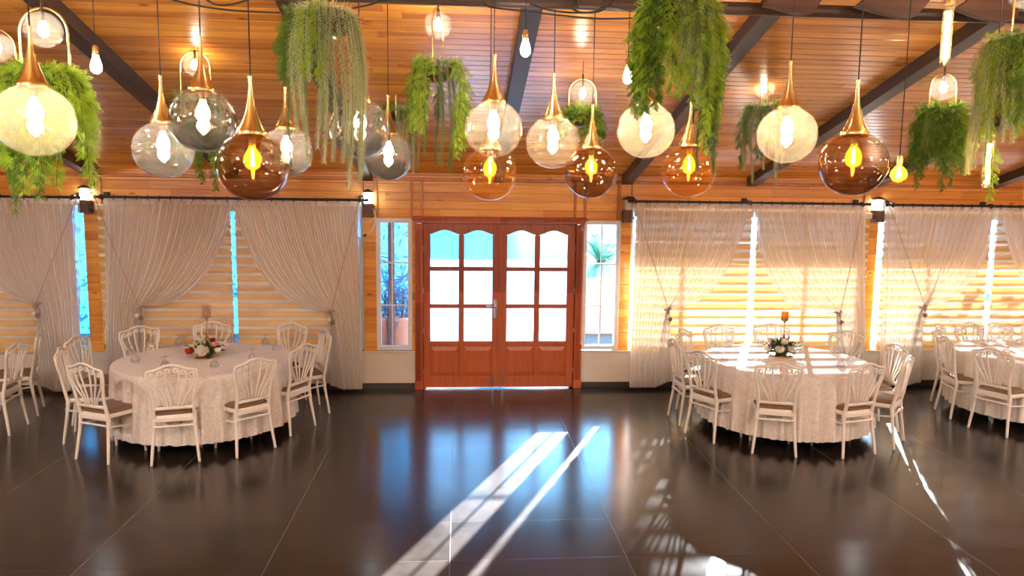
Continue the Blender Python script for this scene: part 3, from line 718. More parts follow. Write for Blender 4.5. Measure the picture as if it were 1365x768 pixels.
for a in [(-3.33, 6.63, .414, .91, W_+'at the front left of the left table, seat in full view', GL),
          (-2.56, 6.55, -.264, .965, W_+'nearest the camera, back squarely turned, at the left table', GL),
          (-1.916, 6.82, -.71, .70, W_+'at the front right of the left table, just right of the flowers', GL),
          (-1.62, 7.49, -.89, .45, W_+'seen side on at the right edge of the left table', GL),
          (-1.55, 8.30, -.88, -.44, W_+'right of the left table by the tied curtain, farther side-on one', GL),
          (-2.02, 8.78, -.42, -.9, W_+'behind the left table on the right', GL),
          (-2.98, 8.86, .1, -1, W_+'behind the left table, its back right behind the candle holder', GL),
          (-3.68, 8.55, .6, -.8, W_+'behind the left table on the left, by the curtain tassel', GL),
          (-4.05, 7.95, .95, -.1, W_+'left of the left table, the farther one by the wooden pier', GL),
          (-3.885, 7.33, .96, .22, W_+'side on at the left end of the left table', GL),
          (2.40, 7.715, 1, .02, W_+'side on at the far left of the right table', GR_),
          (2.48, 7.085, .88, .47, W_+'at the front left of the right table, seat fully visible', GR_),
          (3.04, 6.553, .31, .95, W_+'with back to the camera at the centre front of the right table', GR_),
          (3.86, 6.49, -.27, .96, W_+'at the front right of the right table, nearest the floor sunlight', GR_),
          (4.455, 6.80, -.71, .70, W_+'seen in narrow profile at the right end of the right table', GR_),
          (4.72, 7.42, -1, .05, W_+'right of the right table, behind the narrow profile chair', GR_),
          (4.62, 8.22, -.82, -.57, W_+'behind the right table, below the low swagged curtain', GR_),
          (3.93, 8.72, -.28, -.95, W_+'behind the right table, its back behind the gold votive holder', GR_),
          (3.24, 8.66, .22, -.97, W_+'behind the right table on the left, against the sunlit blind', GR_),
          (2.70, 8.32, .75, -.65, W_+'behind the right table at far left by the curtain hem', GR_),
          (6.05, 8.54, .6, -.8, W_+'far right table, tallest at its left, under the beaded cord', GT),
          (5.655, 7.86, .95, -.2, W_+'left side of the far right table, middle of three in a row', GT),
          (5.68, 7.17, .93, .40, W_+'nearest the camera at the far right table', GT),
          (6.66, 8.84, .1, -1, W_+'behind the far right table, left of an overlapping pair', GT),
          (6.98, 8.80, -.15, -1, W_+'behind the far right table, right of an overlapping pair', GT),
          (7.45, 8.62, -.6, -.8, W_+'behind the far right table, cut by the picture edge', GT),
          (-4.535, 7.62, -.97, -.10, W_+'at the left edge of the picture, nearer one with back turned', GF),
          (-4.69, 8.30, -.95, -.35, W_+'at the far left beside the tied curtain, partly hidden', GF)]:
    put_chair(*a)

# ------------------------------------------------------------------ tables and cloths
def table(c, label, lab2, seed, hem=.11):
    R0 = .85
    e = empty('round_table', (c[0], c[1], 0), label=label, cat='table', group='round banquet tables under the cloths')
    MB().lathe([(.001, .715), (R0-.01, .715), (R0, .722), (R0, .738), (R0-.01, .745), (.001, .745)], 64).build('tabletop', M['slab'], e, smooth=40)
    for k in range(4):
        a = pi/4+k*pi/2; MB().tube([(.50*cos(a), .50*sin(a), .714), (.62*cos(a), .62*sin(a), .0)], [.02, .016], 10).build('leg', M['black'], e, smooth=True)
    rnd = random.Random(seed); n = 288; q = MB(); vs = [(0, 0, .752)]
    nf = 34; ph = rnd.uniform(0, 6)
    rings = [(.3, .752), (.6, .752), (R0-.02, .752), (R0+.006, .748), (R0+.014, .735)]
    for r, z in rings: vs += [(r*cos(2*pi*k/n), r*sin(2*pi*k/n), z) for k in range(n)]
    m_ = 16; am = [rnd.uniform(.4, 1.3) for _ in range(nf)]; sh = [rnd.uniform(-.5, .5) for _ in range(nf)]
    for j in range(1, m_+1):
        t = j/m_
        for k in range(n):
            a = 2*pi*k/n; g = a/(2*pi)*nf; i = int(g) % nf; f = g-int(g)
            A = am[i]*(1-f)+am[(i+1) % nf]*f; s_ = sh[i]*(1-f)+sh[(i+1) % nf]*f
            w = sin(2*pi*g + s_*2 + .4*t)
            rr = R0+.016 + .012*t + (.042*A*w + .012*sin(2*pi*g*2+ph))*min(1, t*1.1)
            z = .735 - (.735-hem)*t + (.012*w if t > .93 else 0)
            vs.append((rr*cos(a), rr*sin(a), z))
    fs = [(0, 1+k, 1+(k+1) % n) for k in range(n)]
    nr = len(rings)+m_
    fs += [(1+i*n+k, 1+(i+1)*n+k, 1+(i+1)*n+(k+1) % n, 1+i*n+(k+1) % n) for i in range(nr-1) for k in range(n)]
    q.add(vs, fs)
    o = q.build('tablecloth', M['cloth'], None, loc=(c[0], c[1], 0), fix=False); o.data.shade_smooth()
    tag(o, label=lab2, cat='tablecloth', group='cream floor-length tablecloths')
table(TL, 'round banquet table hidden under the left cloth, dark leg foot showing', 'cream patterned tablecloth on the left table with red and white flowers', 1)
table(TRt, 'round banquet table hidden under the right cloth', 'cream patterned tablecloth streaked by sunlight on the right table', 2)
table(T3, 'round banquet table under the cloth at the far right edge', 'cream patterned tablecloth of the table cut by the right edge', 3)
TZ = .7525

# ------------------------------------------------------------------ glasses
gob = MB().lathe([(.001, .098), (.030, .098), (.031, .0965), (.006, .0945), (.0045, .088), (.0045, .068), (.010, .064), (.026, .054), (.037, .038), (.040, .022), (.037, .001), (.0355, .001), (.0385, .022), (.0355, .037), (.024, .052), (.001, .0625)], 20).mesh('goblet', M['g_goblet'], True)
def goblet(px, py, label, g):
    p = at(px, py, 'Z', TZ)
    o = tag(link('goblet', gob, None, (p.x, p.y, TZ)), label=label, cat='glass', group=g); o.scale = (1.12,)*3
G1, G2, G3 = 'upturned glasses on the left table', 'upturned glasses on the right table', 'upturned glasses on the far right table'
U = 'upturned clear goblet on the left table, '
for a in [(238.3, 459, 'at the back edge left of the candle holder'), (307, 457, 'behind the flowers to their right'), (353.7, 459, 'at the back right, before the back right chair'),
          (367.6, 467, 'near the right rim'), (337, 479, 'right of the flowers, above the front right chair'), (285.7, 489.5, 'just in front of the white flowers'),
          (220.4, 490, 'at the front edge, above the nearest chair back'), (181, 483, 'at the left front rim, nearer of two'), (173.5, 473.5, 'at the left rim, farther of two'), (201, 463, 'in front of the back left chair')]:
    goblet(a[0], a[1], U+a[2], G1)
U = 'upturned clear goblet on the right table, '
for a in [(954.8, 467, 'at the left rim'), (971, 460, 'at the back left, before the back left chair'), (965.6, 479.5, 'left of the bright sun streak'), (1012, 488, 'at the front, right of the sun streak'),
          (1013, 458, 'behind the white roses to their left'), (1067, 463, 'behind the white roses to their right'), (1066.8, 492, 'at the front right of centre'),
          (1120.5, 489, 'at the front right, left of another'), (1133, 483, 'at the right rim'), (1113.4, 471, 'before the back right chair')]:
    goblet(a[0], a[1], U+a[2], G2)
U = 'upturned clear goblet on the far right table, '
for a in [(1312, 459, 'at its left rim'), (1340.4, 473, 'at its front'), (1357, 459, 'by the picture edge')]: goblet(a[0], a[1], U+a[2], G3)

# ------------------------------------------------------------------ centrepieces
def petals(mb, c, r, rnd, n=3):
    """rose or bloom: whorls of cupped petals wrapped around a bud"""
    c = Vector(c); mb.ball(c+Vector((0, 0, r*.1)), r*.36, 10)
    for w in range(n):
        k = 4+w; rw = r*(.42+.58*(w+1)/n); wa = 2*pi/k*.62
        for i in range(k):
            a0 = 2*pi*(i+.5*w)/k + rnd.uniform(-.15, .15); vs = []
            for j in range(5):
                t = j/4; el = -1.1+(1.95-.45*w/n)*t; rr = rw*(1+.10*max(0, t-.7)*3)
                for m_ in range(5):
                    u_ = -1+m_*.5; aa = a0+wa*u_*(.55+.45*sin(pi*min(1, t+.2))); q_ = rr*(1-.06*abs(u_)*t)
                    vs.append(c+Vector((q_*cos(aa)*cos(el), q_*sin(aa)*cos(el), q_*sin(el)*.85-(.06*r*u_*u_ if t == 1 else 0))))
            mb.add(vs, [(j*5+m_, j*5+m_+1, j*5+m_+6, j*5+m_+5) for j in range(4) for m_ in range(4)])
def leafq(mb, p, d, l, w, rnd):
    d = d.normalized(); s = d.cross(Vector((rnd.uniform(-1, 1), rnd.uniform(-1, 1), 1.2))).normalized(); n = s.cross(d)
    mb.add([p, p+d*l*.5+s*w-n*.003, p+d*l, p+d*l*.5-s*w-n*.003, p+d*l*.5+n*l*.06], [(0, 1, 4), (1, 2, 4), (2, 3, 4), (3, 0, 4)])
def bouquet(px, py, blooms, label, seed, rad=.15):
    rnd = random.Random(seed); p = at(px, py, 'Z', TZ); e = empty('flower_centrepiece', (p.x, p.y, TZ), label=label, cat='flower arrangement')
    MB().lathe([(.001, 0), (rad*.62, 0), (rad*.66, .006), (rad*.62, .012), (.001, .012)], 28).build('gold_base', M['gold'], e, smooth=40)
    q = MB(); q.ball((0, 0, .04), .06, 12, .7)
    for i in range(120):
        a = rnd.uniform(0, 2*pi); el = rnd.uniform(.02, 1.2); d = Vector((cos(a)*cos(el), sin(a)*cos(el), sin(el)))
        r0 = rnd.uniform(.04, .085); c = Vector((0, 0, .03))+d*r0*Vector((1.0, 1.0, .8)).length/1.5
        leafq(q, c, d+Vector((0, 0, rnd.uniform(-.3, .3))), rnd.uniform(.04, .075), rnd.uniform(.009, .015), rnd)
    for i in range(7):
        a = rnd.uniform(0, 2*pi); d = Vector((cos(a), sin(a), rnd.uniform(.1, .6)))
        for k in range(6): leafq(q, Vector((0, 0, .05))+d*(.08+.013*k), d+Vector((rnd.uniform(-1, 1), rnd.uniform(-1, 1), rnd.uniform(-.5, 1))), .03, .007, rnd)
    q.build('foliage', M['leaf'], e)
    for (x, y, z, r, k) in blooms:
        q = MB(); nm = {'petal_w': 'ivory', 'petal_r': 'red', 'petal_p': 'pink', 'hyd': 'ivory clustered', 'berry': 'plum'}[k]
        if k == 'hyd':
            for i in range(46):
                a = rnd.uniform(0, 2*pi); el = rnd.uniform(-.1, 1.5); d = Vector((cos(a)*cos(el), sin(a)*cos(el), sin(el))); petals(q, Vector((x, y, z))+d*r*.85, r*.26, rnd, 1)
            q.ball((x, y, z), r*.8, 10)
        elif k == 'berry':
            for i in range(14):
                bp = Vector((x, y, z))+Vector((rnd.uniform(-1, 1), rnd.uniform(-1, 1), rnd.uniform(-1, 1)))*r; q.ball(bp, .007, 8); q.tube([(x*.4, y*.4, z*.5), bp], .0015, 5)
        else: petals(q, (x, y, z), r, rnd, 4)
        tag(q.build('berries' if k == 'berry' else 'flower', M['petal_w' if k == 'hyd' else k], e, smooth=True), label=nm+(' berries' if k == 'berry' else ' flower'))
    e.scale = (1.3,)*3
    return e
bouquet(276, 476, [(-.005, -.095, .065, .052, 'hyd'), (-.055, -.005, .115, .046, 'hyd'), (-.115, -.06, .065, .036, 'petal_r'), (.065, -.035, .115, .030, 'petal_p'), (.105, -.06, .075, .027, 'petal_w'), (.035, .04, .135, .026, 'petal_r'), (.09, .03, .11, .028, 'petal_w'), (-.09, .05, .10, .03, 'berry')],
        'low bouquet of red, pink and ivory flowers on the left table', 5, .15)
bouquet(1041, 474, [(-.055, -.09, .075, .040, 'petal_w'), (.055, -.09, .075, .036, 'petal_w'), (.0, -.045, .135, .038, 'petal_w'), (-.125, -.01, .07, .036, 'petal_w'), (-.075, .03, .13, .034, 'petal_w'), (.11, .02, .09, .03, 'berry'), (-.10, -.02, .11, .03, 'berry'), (.06, .03, .12, .03, 'berry')],
        'low bouquet of white roses and dark greenery on the right table', 6, .15)
def candle_holder(px, py, label, ht, kind):
    p = at(px, py, 'Z', TZ); e = empty('candle_holder', (p.x, p.y, TZ), label=label, cat='candle holder')
    q = MB().lathe([(.001, 0), (.05, 0), (.052, .006), (.035, .014), (.012, .022), (.001, .022)], 24)
    for k in range(5):
        a = 2*pi*k/5; q.tube([(.035*cos(a), .035*sin(a), .012), (.028*cos(a+.4), .028*sin(a+.4), .07), (.010*cos(a+.9), .010*sin(a+.9), .13), (.006*cos(a+1.2), .006*sin(a+1.2), .17)], .0045, 6)
    q.build('stand', M['golddark'], e, smooth=40)
    MB().lathe([(.006, .16), (.006, .19), (.011, .2), (.006, .21), (.005, ht-.02), (.012, ht-.012), (.02, ht), (.001, ht)], 14).build('stem', M['golddark'], e, smooth=40)
    if kind == 'glass':
        MB().lathe([(.001, ht), (.040, ht+.002), (.047, ht+.014), (.049, ht+.145), (.0475, ht+.145), (.0455, ht+.016), (.001, ht+.008)], 24).build('glass_cup', M['g_candle'], e, smooth=40)
    else:
        q = MB().lathe([(.001, ht), (.03, ht+.004), (.034, ht+.03), (.032, ht+.032), (.001, ht+.012)], 24)
        for k in range(12):
            a = 2*pi*k/12; q.tube([(.034*cos(a)+.0*1, .034*sin(a), ht+.01), (.037*cos(a+.2), .037*sin(a+.2), ht+.028), (.034*cos(a+.35), .034*sin(a+.35), ht+.048)], .004, 6)
        q.build('filigree_cup', M['golddark'], e, smooth=40)
        MB().lathe([(.001, ht+.03), (.034, ht+.034), (.040, ht+.05), (.041, ht+.12), (.0395, ht+.12), (.038, ht+.052), (.001, ht+.04)], 20).build('votive_glass', M['g_votive'], e, smooth=40)
    return e
candle_holder(277, 463.5, 'tall gold candle holder with a smoky glass cup behind the left flowers', .33, 'glass')
candle_holder(1044, 463.5, 'gold filigree votive holder with an amber cup behind the white roses', .31, 'votive')

# ------------------------------------------------------------------ pendant lamps
def globe_prof(r, top=.20, n=26, sq=.96):
    pr = []
    for i in range(n+1):
        a = -pi/2 + (pi/2+math.acos(top))*i/n; pr.append((max(1e-4, r*cos(a)), r*sq*sin(a)))
    return pr
def pendant(px, py, dia_px, label, kind, neck=None, size=.34):
    depth = F*size/dia_px
    c = at(px, py, 'Y', depth); e = empty('globe_pendant', c, label=label, cat='pendant lamp', group='big glass globe pendants with gold necks')
    r = size/2; ang = 1.18; zt = r*.96*sin(ang); rt_ = r*cos(ang); tp = zt+(r*1.45)
    pr = [(max(1e-4, r*cos(-pi/2+(pi/2+ang)*i/30)), r*.96*sin(-pi/2+(pi/2+ang)*i/30)) for i in range(31)]
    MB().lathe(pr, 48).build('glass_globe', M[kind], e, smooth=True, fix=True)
    h = r*1.42; np_ = [(rt_*1.0, zt-.012), (rt_*1.04, zt-.008), (rt_*1.04, zt+.012), (rt_*1.0, zt+.016)]
    for i in range(1, 15):
        t = i/14; np_.append((.0085+(rt_*.98-.0085)*(1-t)**2.3, zt+.016+h*t))
    np_ += [(.0115, zt+.016+h), (.0115, zt+h+.03), (.001, zt+h+.032)]
    MB().lathe(np_, 28).build('gold_neck', M['gold'], e, smooth=50)
    top = cz(c.y)-c.z+.005
    MB().tube([(0, 0, zt+h+.02), (0, 0, top)], .0032, 6).build('cord', M['cord'], e, smooth=True)
    MB().lathe([(.001, zt+.0), (.018, zt), (.018, zt-.045), (.001, zt-.045)], 14).build('socket', M['golddark'], e, smooth=40)
    if kind in ('g_amber', 'g_amber2'):
        b = MB().lathe([(.014, zt-.044), (.016, zt-.06), (.038, zt-.098), (.043, zt-.125), (.034, zt-.152), (.014, zt-.168), (.001, zt-.17)], 18).build('bulb', M['g_bulb'], e, smooth=True)
        MB().tube([(0, 0, zt-.065), (0, 0, zt-.15)], [.006, .011], 8).build('filament', M['filament'], b, smooth=True)
    else:
        MB().lathe([(.013, zt-.044), (.015, zt-.058), (.031, zt-.092), (.036, zt-.118), (.030, zt-.142), (.012, zt-.158), (.001, zt-.16)], 14).build('bulb', M['bulb'], e, smooth=True)
    return e
for a in [(47, 161, 92, 'glow-hazed bright globe pendant in front of the fern at far left', 'g_glow'),
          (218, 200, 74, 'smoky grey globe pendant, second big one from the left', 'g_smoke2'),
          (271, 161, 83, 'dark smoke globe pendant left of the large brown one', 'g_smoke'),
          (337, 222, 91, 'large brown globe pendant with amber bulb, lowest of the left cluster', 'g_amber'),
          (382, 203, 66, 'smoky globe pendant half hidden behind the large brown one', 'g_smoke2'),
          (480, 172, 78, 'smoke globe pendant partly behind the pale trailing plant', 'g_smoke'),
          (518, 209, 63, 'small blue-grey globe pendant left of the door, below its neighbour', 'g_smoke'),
          (658, 172, 76, 'clear glow-hazed globe pendant above the amber one over the door', 'g_clear'),
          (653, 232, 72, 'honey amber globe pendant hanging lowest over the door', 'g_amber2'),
          (737, 190, 71, 'clear glow-hazed globe pendant over the right door leaf', 'g_clear'),
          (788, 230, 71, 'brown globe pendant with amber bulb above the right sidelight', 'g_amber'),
          (861, 174, 76, 'glow-hazed bright globe pendant under the large green planter, left one', 'g_glow'),
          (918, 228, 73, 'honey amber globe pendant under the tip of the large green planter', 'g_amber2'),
          (1049, 180, 78, 'glow-hazed bright globe pendant before the small planter right of centre', 'g_glow'),
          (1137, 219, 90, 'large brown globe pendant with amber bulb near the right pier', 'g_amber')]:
    pendant(*a)

# ------------------------------------------------------------------ trailing foliage
def frond(kind, length, seed, out_=.10):
    """one trailing frond rooted at the origin, arching along +X then hanging"""
    rnd = random.Random(seed); q = MB(); P = []
    n = 46; rise = .04
    for i in range(n+1):
        t = i/n; s = t*length; xo_ = out_*(1-math.exp(-s/.07)); zz = rise*math.exp(-((s-.05)/.05)**2) - max(0, s-.07)*1.0
        P.append(Vector((xo_+.008*sin(s*9+seed), .012*sin(s*7+seed*2), zz)))
    q.mi = 1; q.tube(P, [.0035*(1-.6*i/n) for i in range(n+1)], 5); q.mi = 0
    def pt(t):
        a = t*n; i = min(int(a), n-1); return P[i].lerp(P[i+1], a-i), (P[i+1]-P[i]).normalized()
    if kind == 'tail':
        m_ = int(length/.0085)
        for j in range(m_):
            t = (j+.5)/m_; p, d = pt(t); a0 = rnd.uniform(0, 6.28); L0 = .047*(1-.35*t)*min(1, .4+t*8)
            o1 = d.orthogonal().normalized(); o2 = d.cross(o1)
            for k in range(6):
                a = a0+k*1.05+rnd.uniform(-.2, .2); r_ = (o1*cos(a)+o2*sin(a)); tip = p+(r_*.85+d*.55)*L0*rnd.uniform(.8, 1.15); s = d.cross(r_)*.0040
                q.add([p-s, p+s, tip], [(0, 1, 2)])
    else:
        m_ = int(length/.020)
        for j in range(m_):
            t = (j+.5)/m_; p, d = pt(t); w = .062*(sin(pi*min(1, t*.8+.15))**.7)+.012
            o1 = d.orthogonal().normalized(); o2 = d.cross(o1)
            for k in range(3):
                a = rnd.uniform(0, 6.28); r_ = (o1*cos(a)+o2*sin(a)); bd = (r_*.8+d*.75+Vector((0, 0, -.15))).normalized(); s = bd.cross(Vector((rnd.uniform(-1, 1), rnd.uniform(-1, 1), rnd.uniform(-1, 1)))).normalized()
                LL = w*rnd.uniform(.7, 1.15); nb = 5
                for b_ in range(1, nb+1):
                    c = p+bd*LL*b_/nb
                    for sg in (-1, 1):
                        tip = c+(s*sg*.75+bd*.8).normalized()*LL*.36*(1.25-b_/nb*.7); wv = bd*.0042*1.1
                        q.add([c-wv, c*.45+tip*.55+wv*1.0, tip, c*.5+tip*.5-wv*1.3], [(0, 1, 2, 3)])
    return q
FR = {}
def frond_mesh(kind, col, li, var):
    k = (kind, col, li, var)
    if k not in FR: FR[k] = frond(kind, li, hash((li, var, kind == 'tail')) % 97 + var*3).mesh('trailing_frond', [M[col], M['stem']])
    return FR[k]
def planter(px, py, depth, label, specs, globe=True, hoop_rot=0.0, gpx=None, hoop=(.105, .50), pot_r=.10, gr=.088, tilt=0, seed=1, hoop_on=True, barelow=False):
    """hoop lamp with a planted bowl: the pixel is the centre of the bowl rim"""
    rnd = random.Random(seed); c = at(px, py, 'Y', depth); e = empty('planter_lamp', c, label=label, cat='hanging planter lamp', group='gold hoop lamps with hanging plants')
    w, h = hoop; P = []
    zb = -.10; zt = h-.10
    for i in range(17): a = pi*i/16; P.append((w*cos(a), 0, zt-w+w*sin(a)))
    for i in range(17): a = pi+pi*i/16; P.append((w*cos(a), 0, zb+w*.9+w*.9*sin(a)))
    P.append(P[0]); rot = Matrix.Rotation(hoop_rot, 4, 'Z')
    MB().tube([rot @ Vector(p) for p in P], .0065, 8, cap=False).build('gold_hoop', M['gold'], e, smooth=True)
    MB().lathe([(.001, -.085), (pot_r*.45, -.082), (pot_r*.85, -.05), (pot_r, -.005), (pot_r, .006), (pot_r*.93, .006), (pot_r*.9, -.008), (.001, -.012)], 28).build('bowl', M['pot'], e, smooth=50)
    top = cz(c.y)-c.z+.005
    MB().tube([(0, 0, zt-.002), (0, 0, zt+.035)], .008, 8).build('hoop_cap', M['pot'], e)
    MB().tube([(0, 0, zt+.03), (0, 0, top)], .0028, 6).build('cord', M['cord'], e, smooth=True)
    if globe:
        gz = zt-gr-.02
        MB().tube([(0, 0, zt), (0, 0, gz+gr*.5)], .009, 8).build('socket', M['pot'], e)
        MB().lathe([(max(1e-4, gr*cos(-pi/2+pi*i/24)), gz+gr*sin(-pi/2+pi*i/24)) for i in range(25)], 36).build('glass_globe', M['g_small'], e, smooth=True)
        MB().lathe([(.010, gz+gr*.48), (.013, gz+gr*.4), (.026, gz+gr*.02), (.022, gz-gr*.25), (.001, gz-gr*.42)], 12).build('bulb', M['bulb_small'], e, smooth=True)
    nfr = 0
    for (kind, col, n, l0, l1, a0, a1) in specs:
        for i in range(n):
            a = R(a0+(a1-a0)*(i+rnd.uniform(.2, .8))/n); li = round(rnd.uniform(l0, l1)/.12)*.12
            li = max(li, .12); me = frond_mesh(kind, col, li, rnd.randrange(2)); r0 = pot_r*.75
            o = link('trailing_frond', me, e, (r0*cos(a), r0*sin(a), -.005), a); o.scale = (rnd.uniform(.8, 1.15), 1, rnd.uniform(.9, 1.08)); nfr += 1
            if nfr > 95: break
    return e
T, TD, FN, FD = ('tail', 'tail'), ('tail', 'tail_dark'), ('fern', 'fern'), ('fern', 'fern_dark')
planter(62, 108, 3.95, 'hoop lamp with a big bright fern at far left, behind the glow-hazed globe', [FN+(22, .3, .62, 180, 400), FD+(9, .4, .7, 200, 300), FN+(8, .15, .3, 0, 360)], hoop=(.118, .46), seed=1, pot_r=.12)
planter(0, 118, 4.9, 'hoop lamp and dark fern cut by the left picture edge', [FD+(16, .3, .6, 0, 360), FN+(5, .12, .25, 0, 360)], hoop=(.11, .46), seed=2)
planter(262, 138, 6.0, 'hoop lamp with green trails hidden behind the dark smoke globe', [FN+(9, .4, .72, 0, 360), FD+(8, .5, .72, 0, 360)], hoop=(.115, .5), seed=3)
planter(432, 30, 3.75, 'planter with long pale grey-green tails and dark fern at left', [T+(12, .5, .86, -85, 60), T+(7, .36, .84, 225, 290), FD+(7, .24, .48, 140, 205), TD+(3, .6, .8, 90, 180), FN+(2, .36, .4, 240, 280)], globe=True, hoop_rot=1.35, hoop=(.12, .56), pot_r=.13, seed=4)
planter(530, 150, 6.9, 'small hoop lamp with pale trails between two planters', [T+(8, .36, .62, -90, 60), FN+(9, .12, .24, 90, 360), FD+(5, .24, .4, 0, 360)], hoop_rot=1.5, hoop=(.10, .44), pot_r=.10, seed=5)
planter(584, 93, 5.05, 'hoop lamp seen edge on with bright green trails left of centre', [FN+(3, .55, .78, -50, 0), FN+(3, .4, .6, 190, 250), TD+(10, .5, .76, 0, 360), FN+(6, .12, .14, 0, 360), FD+(2, .3, .5, 60, 200)], hoop_rot=1.3, hoop=(.12, .50), seed=6)
planter(776, 155, 6.0, 'hoop lamp with a short bushy plant behind the clear globe over the door', [FN+(16, .12, .24, 0, 360), FD+(14, .12, .26, 0, 360), T+(2, .3, .4, -20, 30)], hoop=(.115, .40), seed=7, gr=.1)
planter(905, 18, 3.75, 'largest planter with long green and grey trails right of centre', [FD+(8, .4, .62, 150, 235), FN+(5, .4, .66, 170, 230), FD+(5, .6, .86, -40, 30), FN+(8, .5, .74, 240, 330), TD+(12, .5, .86, -70, 50), T+(8, .34, .62, 255, 300), FN+(5, .2, .36, 0, 360), FN+(4, .6, .74, 290, 340), FD+(3, .3, .55, 60, 150)], hoop_rot=1.1, hoop=(.13, .56), pot_r=.15, seed=8)
planter(1018, 148, 6.4, 'small hoop lamp with cream tails beside the glow-hazed globe at right', [T+(12, .4, .68, 150, 330), FD+(8, .3, .6, 0, 360), FN+(5, .12, .24, 0, 360), T+(2, .6, .7, 0, 20)], hoop_rot=1.4, hoop=(.10, .40), pot_r=.10, seed=9)
planter(1255, 152, 5.3, 'hoop lamp with a full bushy green plant at right', [FD+(20, .3, .56, 0, 360), FN+(16, .3, .5, -90, 70), FN+(10, .12, .14, 0, 360)], hoop=(.105, .40), gr=.09, seed=10, pot_r=.09)
planter(1362, 62, 3.9, 'planter with curled pale tails cut by the right picture edge', [T+(14, .5, .82, 140, 300), FN+(12, .4, .8, 170, 330), FN+(6, .2, .36, 0, 360), T+(4, .3, .5, 0, 90), FD+(5, .5, .7, 200, 330)], hoop_rot=.5, hoop=(.13, .5), pot_r=.14, seed=11)

# ------------------------------------------------------------------ bare bulbs
def bare(px, py, depth, label, kind):
    c = at(px, py, 'Y', depth); e = empty('bare_bulb', c, label=label, cat='light bulb', group='bare bulbs on cords')
    if kind == 'clear':
        MB().lathe([(.014, .045), (.016, .03), (.026, .0), (.030, -.022), (.026, -.042), (.012, -.056), (.001, -.058)], 16).build('bulb', M['bulb_small'], e, smooth=True); s0 = .045
        sr = .0175
    elif kind == 'amber':
        b = MB().lathe([(.014, .05), (.018, .036), (.040, .012), (.047, -.012), (.038, -.038), (.016, -.054), (.001, -.056)], 20).build('bulb', M['g_bulb'], e, smooth=True); s0 = .05; sr = .018
        MB().tube([(0, 0, .03), (0, 0, -.03)], [.008, .016], 8).build('filament', M['filament'], b, smooth=True)
    else:
        b = MB().lathe([(.018, .15), (.022, .14), (.024, .12), (.024, -.12), (.019, -.138), (.001, -.146)], 18).build('bulb', M['g_bulb' if kind == 'tube2' else 'g_small'], e, smooth=True); s0 = .15; sr = .024
        q = MB()
        for k in range(4): q.tube([(.010*cos(k*pi/2+z*6), .010*sin(k*pi/2+z*6), z) for z in [-.11+.02*i for i in range(12)]], .0038, 5)
        q.build('filament', M['tubefil'], b, smooth=True)
    MB().lathe([(.001, s0-.004), (sr, s0-.004), (sr, s0+.04), (sr*.7, s0+.05), (.001, s0+.05)], 16).build('socket', M['gold'], e, smooth=40)
    MB().tube([(0, 0, s0+.045), (0, 0, cz(c.y)-c.z+.005)], .003, 6).build('cord', M['cord'], e, smooth=True)
bare(128, 84, 4.3, 'bare white bulb at upper left between fern lamp and smoky globe', 'clear')
bare(700.5, 62, 4.35, 'bare white bulb over the door in front of the blue-lit rafter', 'clear')
bare(837, 99, 4.6, 'bare white bulb just left of the largest planter', 'clear')
bare(1198, 230, 4.05, 'round amber bare bulb left of the bushy plant at right', 'amber')
bare(1262, 47, 3.5, 'long tube bulb at the top right above a hoop lamp', 'tube')
bare(1317, 218, 3.95, 'long tube bulb hanging low before the right edge planter', 'tube')

# ------------------------------------------------------------------ carved wooden slabs by the purlin, cables
def slab(pts, depth, label):
    P = [at(x, y, 'Y', depth) for x, y in pts]; c = P[0]
    e = MB(); e.poly_xz([(p.x-c.x, p.z-c.z) for p in P], -.025, .025)
    o = e.build('hanging_wood_slab', M['slab'], None, loc=c)
    tag(o, label=label, cat='wooden slab', group='dark curved wooden slabs under the roof'); return o
tp_ = -26
slab([(1017, 8), (1034, 12), (1052, 17), (1070, 20), (1082, 18), (1088, 9), (1097, -4), (1103, tp_), (1040, tp_), (1026, -4)], 4.38, 'dark curved wooden slab at the top, leftmost of the three')
slab([(1140, 9), (1160, 15), (1184, 21), (1206, 26), (1217, 23), (1228, 12), (1238, 0), (1246, tp_), (1168, tp_), (1152, -2)], 4.36, 'dark curved wooden slab at the top, middle one with a gold edge')
slab([(1272, 12), (1300, 23), (1332, 30), (1349, 27), (1356, 14), (1359, 0), (1362, tp_), (1310, tp_), (1290, 0)], 4.34, 'dark curved wooden slab at the top right, largest of the three')
slab([(771, 0), (772, 9), (799, 10), (802, 0), (804, tp_), (769, tp_)], 4.38, 'small dark wooden block under the roof above the door')
def cable(pts, depth, label):
    P = [at(x, y, 'Y', depth) for x, y in pts]; c = P[0]; n = len(P); Q = []
    for i in range(n-1):
        p0, p1, p2, p3 = P[max(i-1, 0)], P[i], P[i+1], P[min(i+2, n-1)]
        for k in range(8):
            t = k/8; Q.append(.5*((2*p1)+(p2-p0)*t+(2*p0-5*p1+4*p2-p3)*t*t+(3*p1-p0-3*p2+p3)*t**3)-c)
    Q.append(P[-1]-c)
    tag(MB().tube(Q, .0055, 7).build('power_cable', M['cord'], None, loc=c, smooth=True), label=label, cat='cable')
cable([(212, -6), (250, 5), (300, 13), (345, 16), (388, 17.5)], 4.46, 'black cable sagging across the ceiling at upper left, longer one')
cable([(265, -8), (285, 5), (305, 6.5), (330, 0), (340, -6)], 4.42, 'short black cable loop at the top above the dark smoke globe')
cable([(470, 11), (490, 7), (507, 2), (515, 0)], 4.44, 'black cable end left of the edge-on hoop lamp at the top')
cable([(645, 0), (652, 9), (690, 14), (740, 20), (800, 25), (852, 24)], 4.42, 'black cable sagging over the door to the largest planter')
cable([(706, 5), (730, 13), (765, 17), (800, 15), (822, -2)], 4.40, 'black cable looping under the small wooden block')
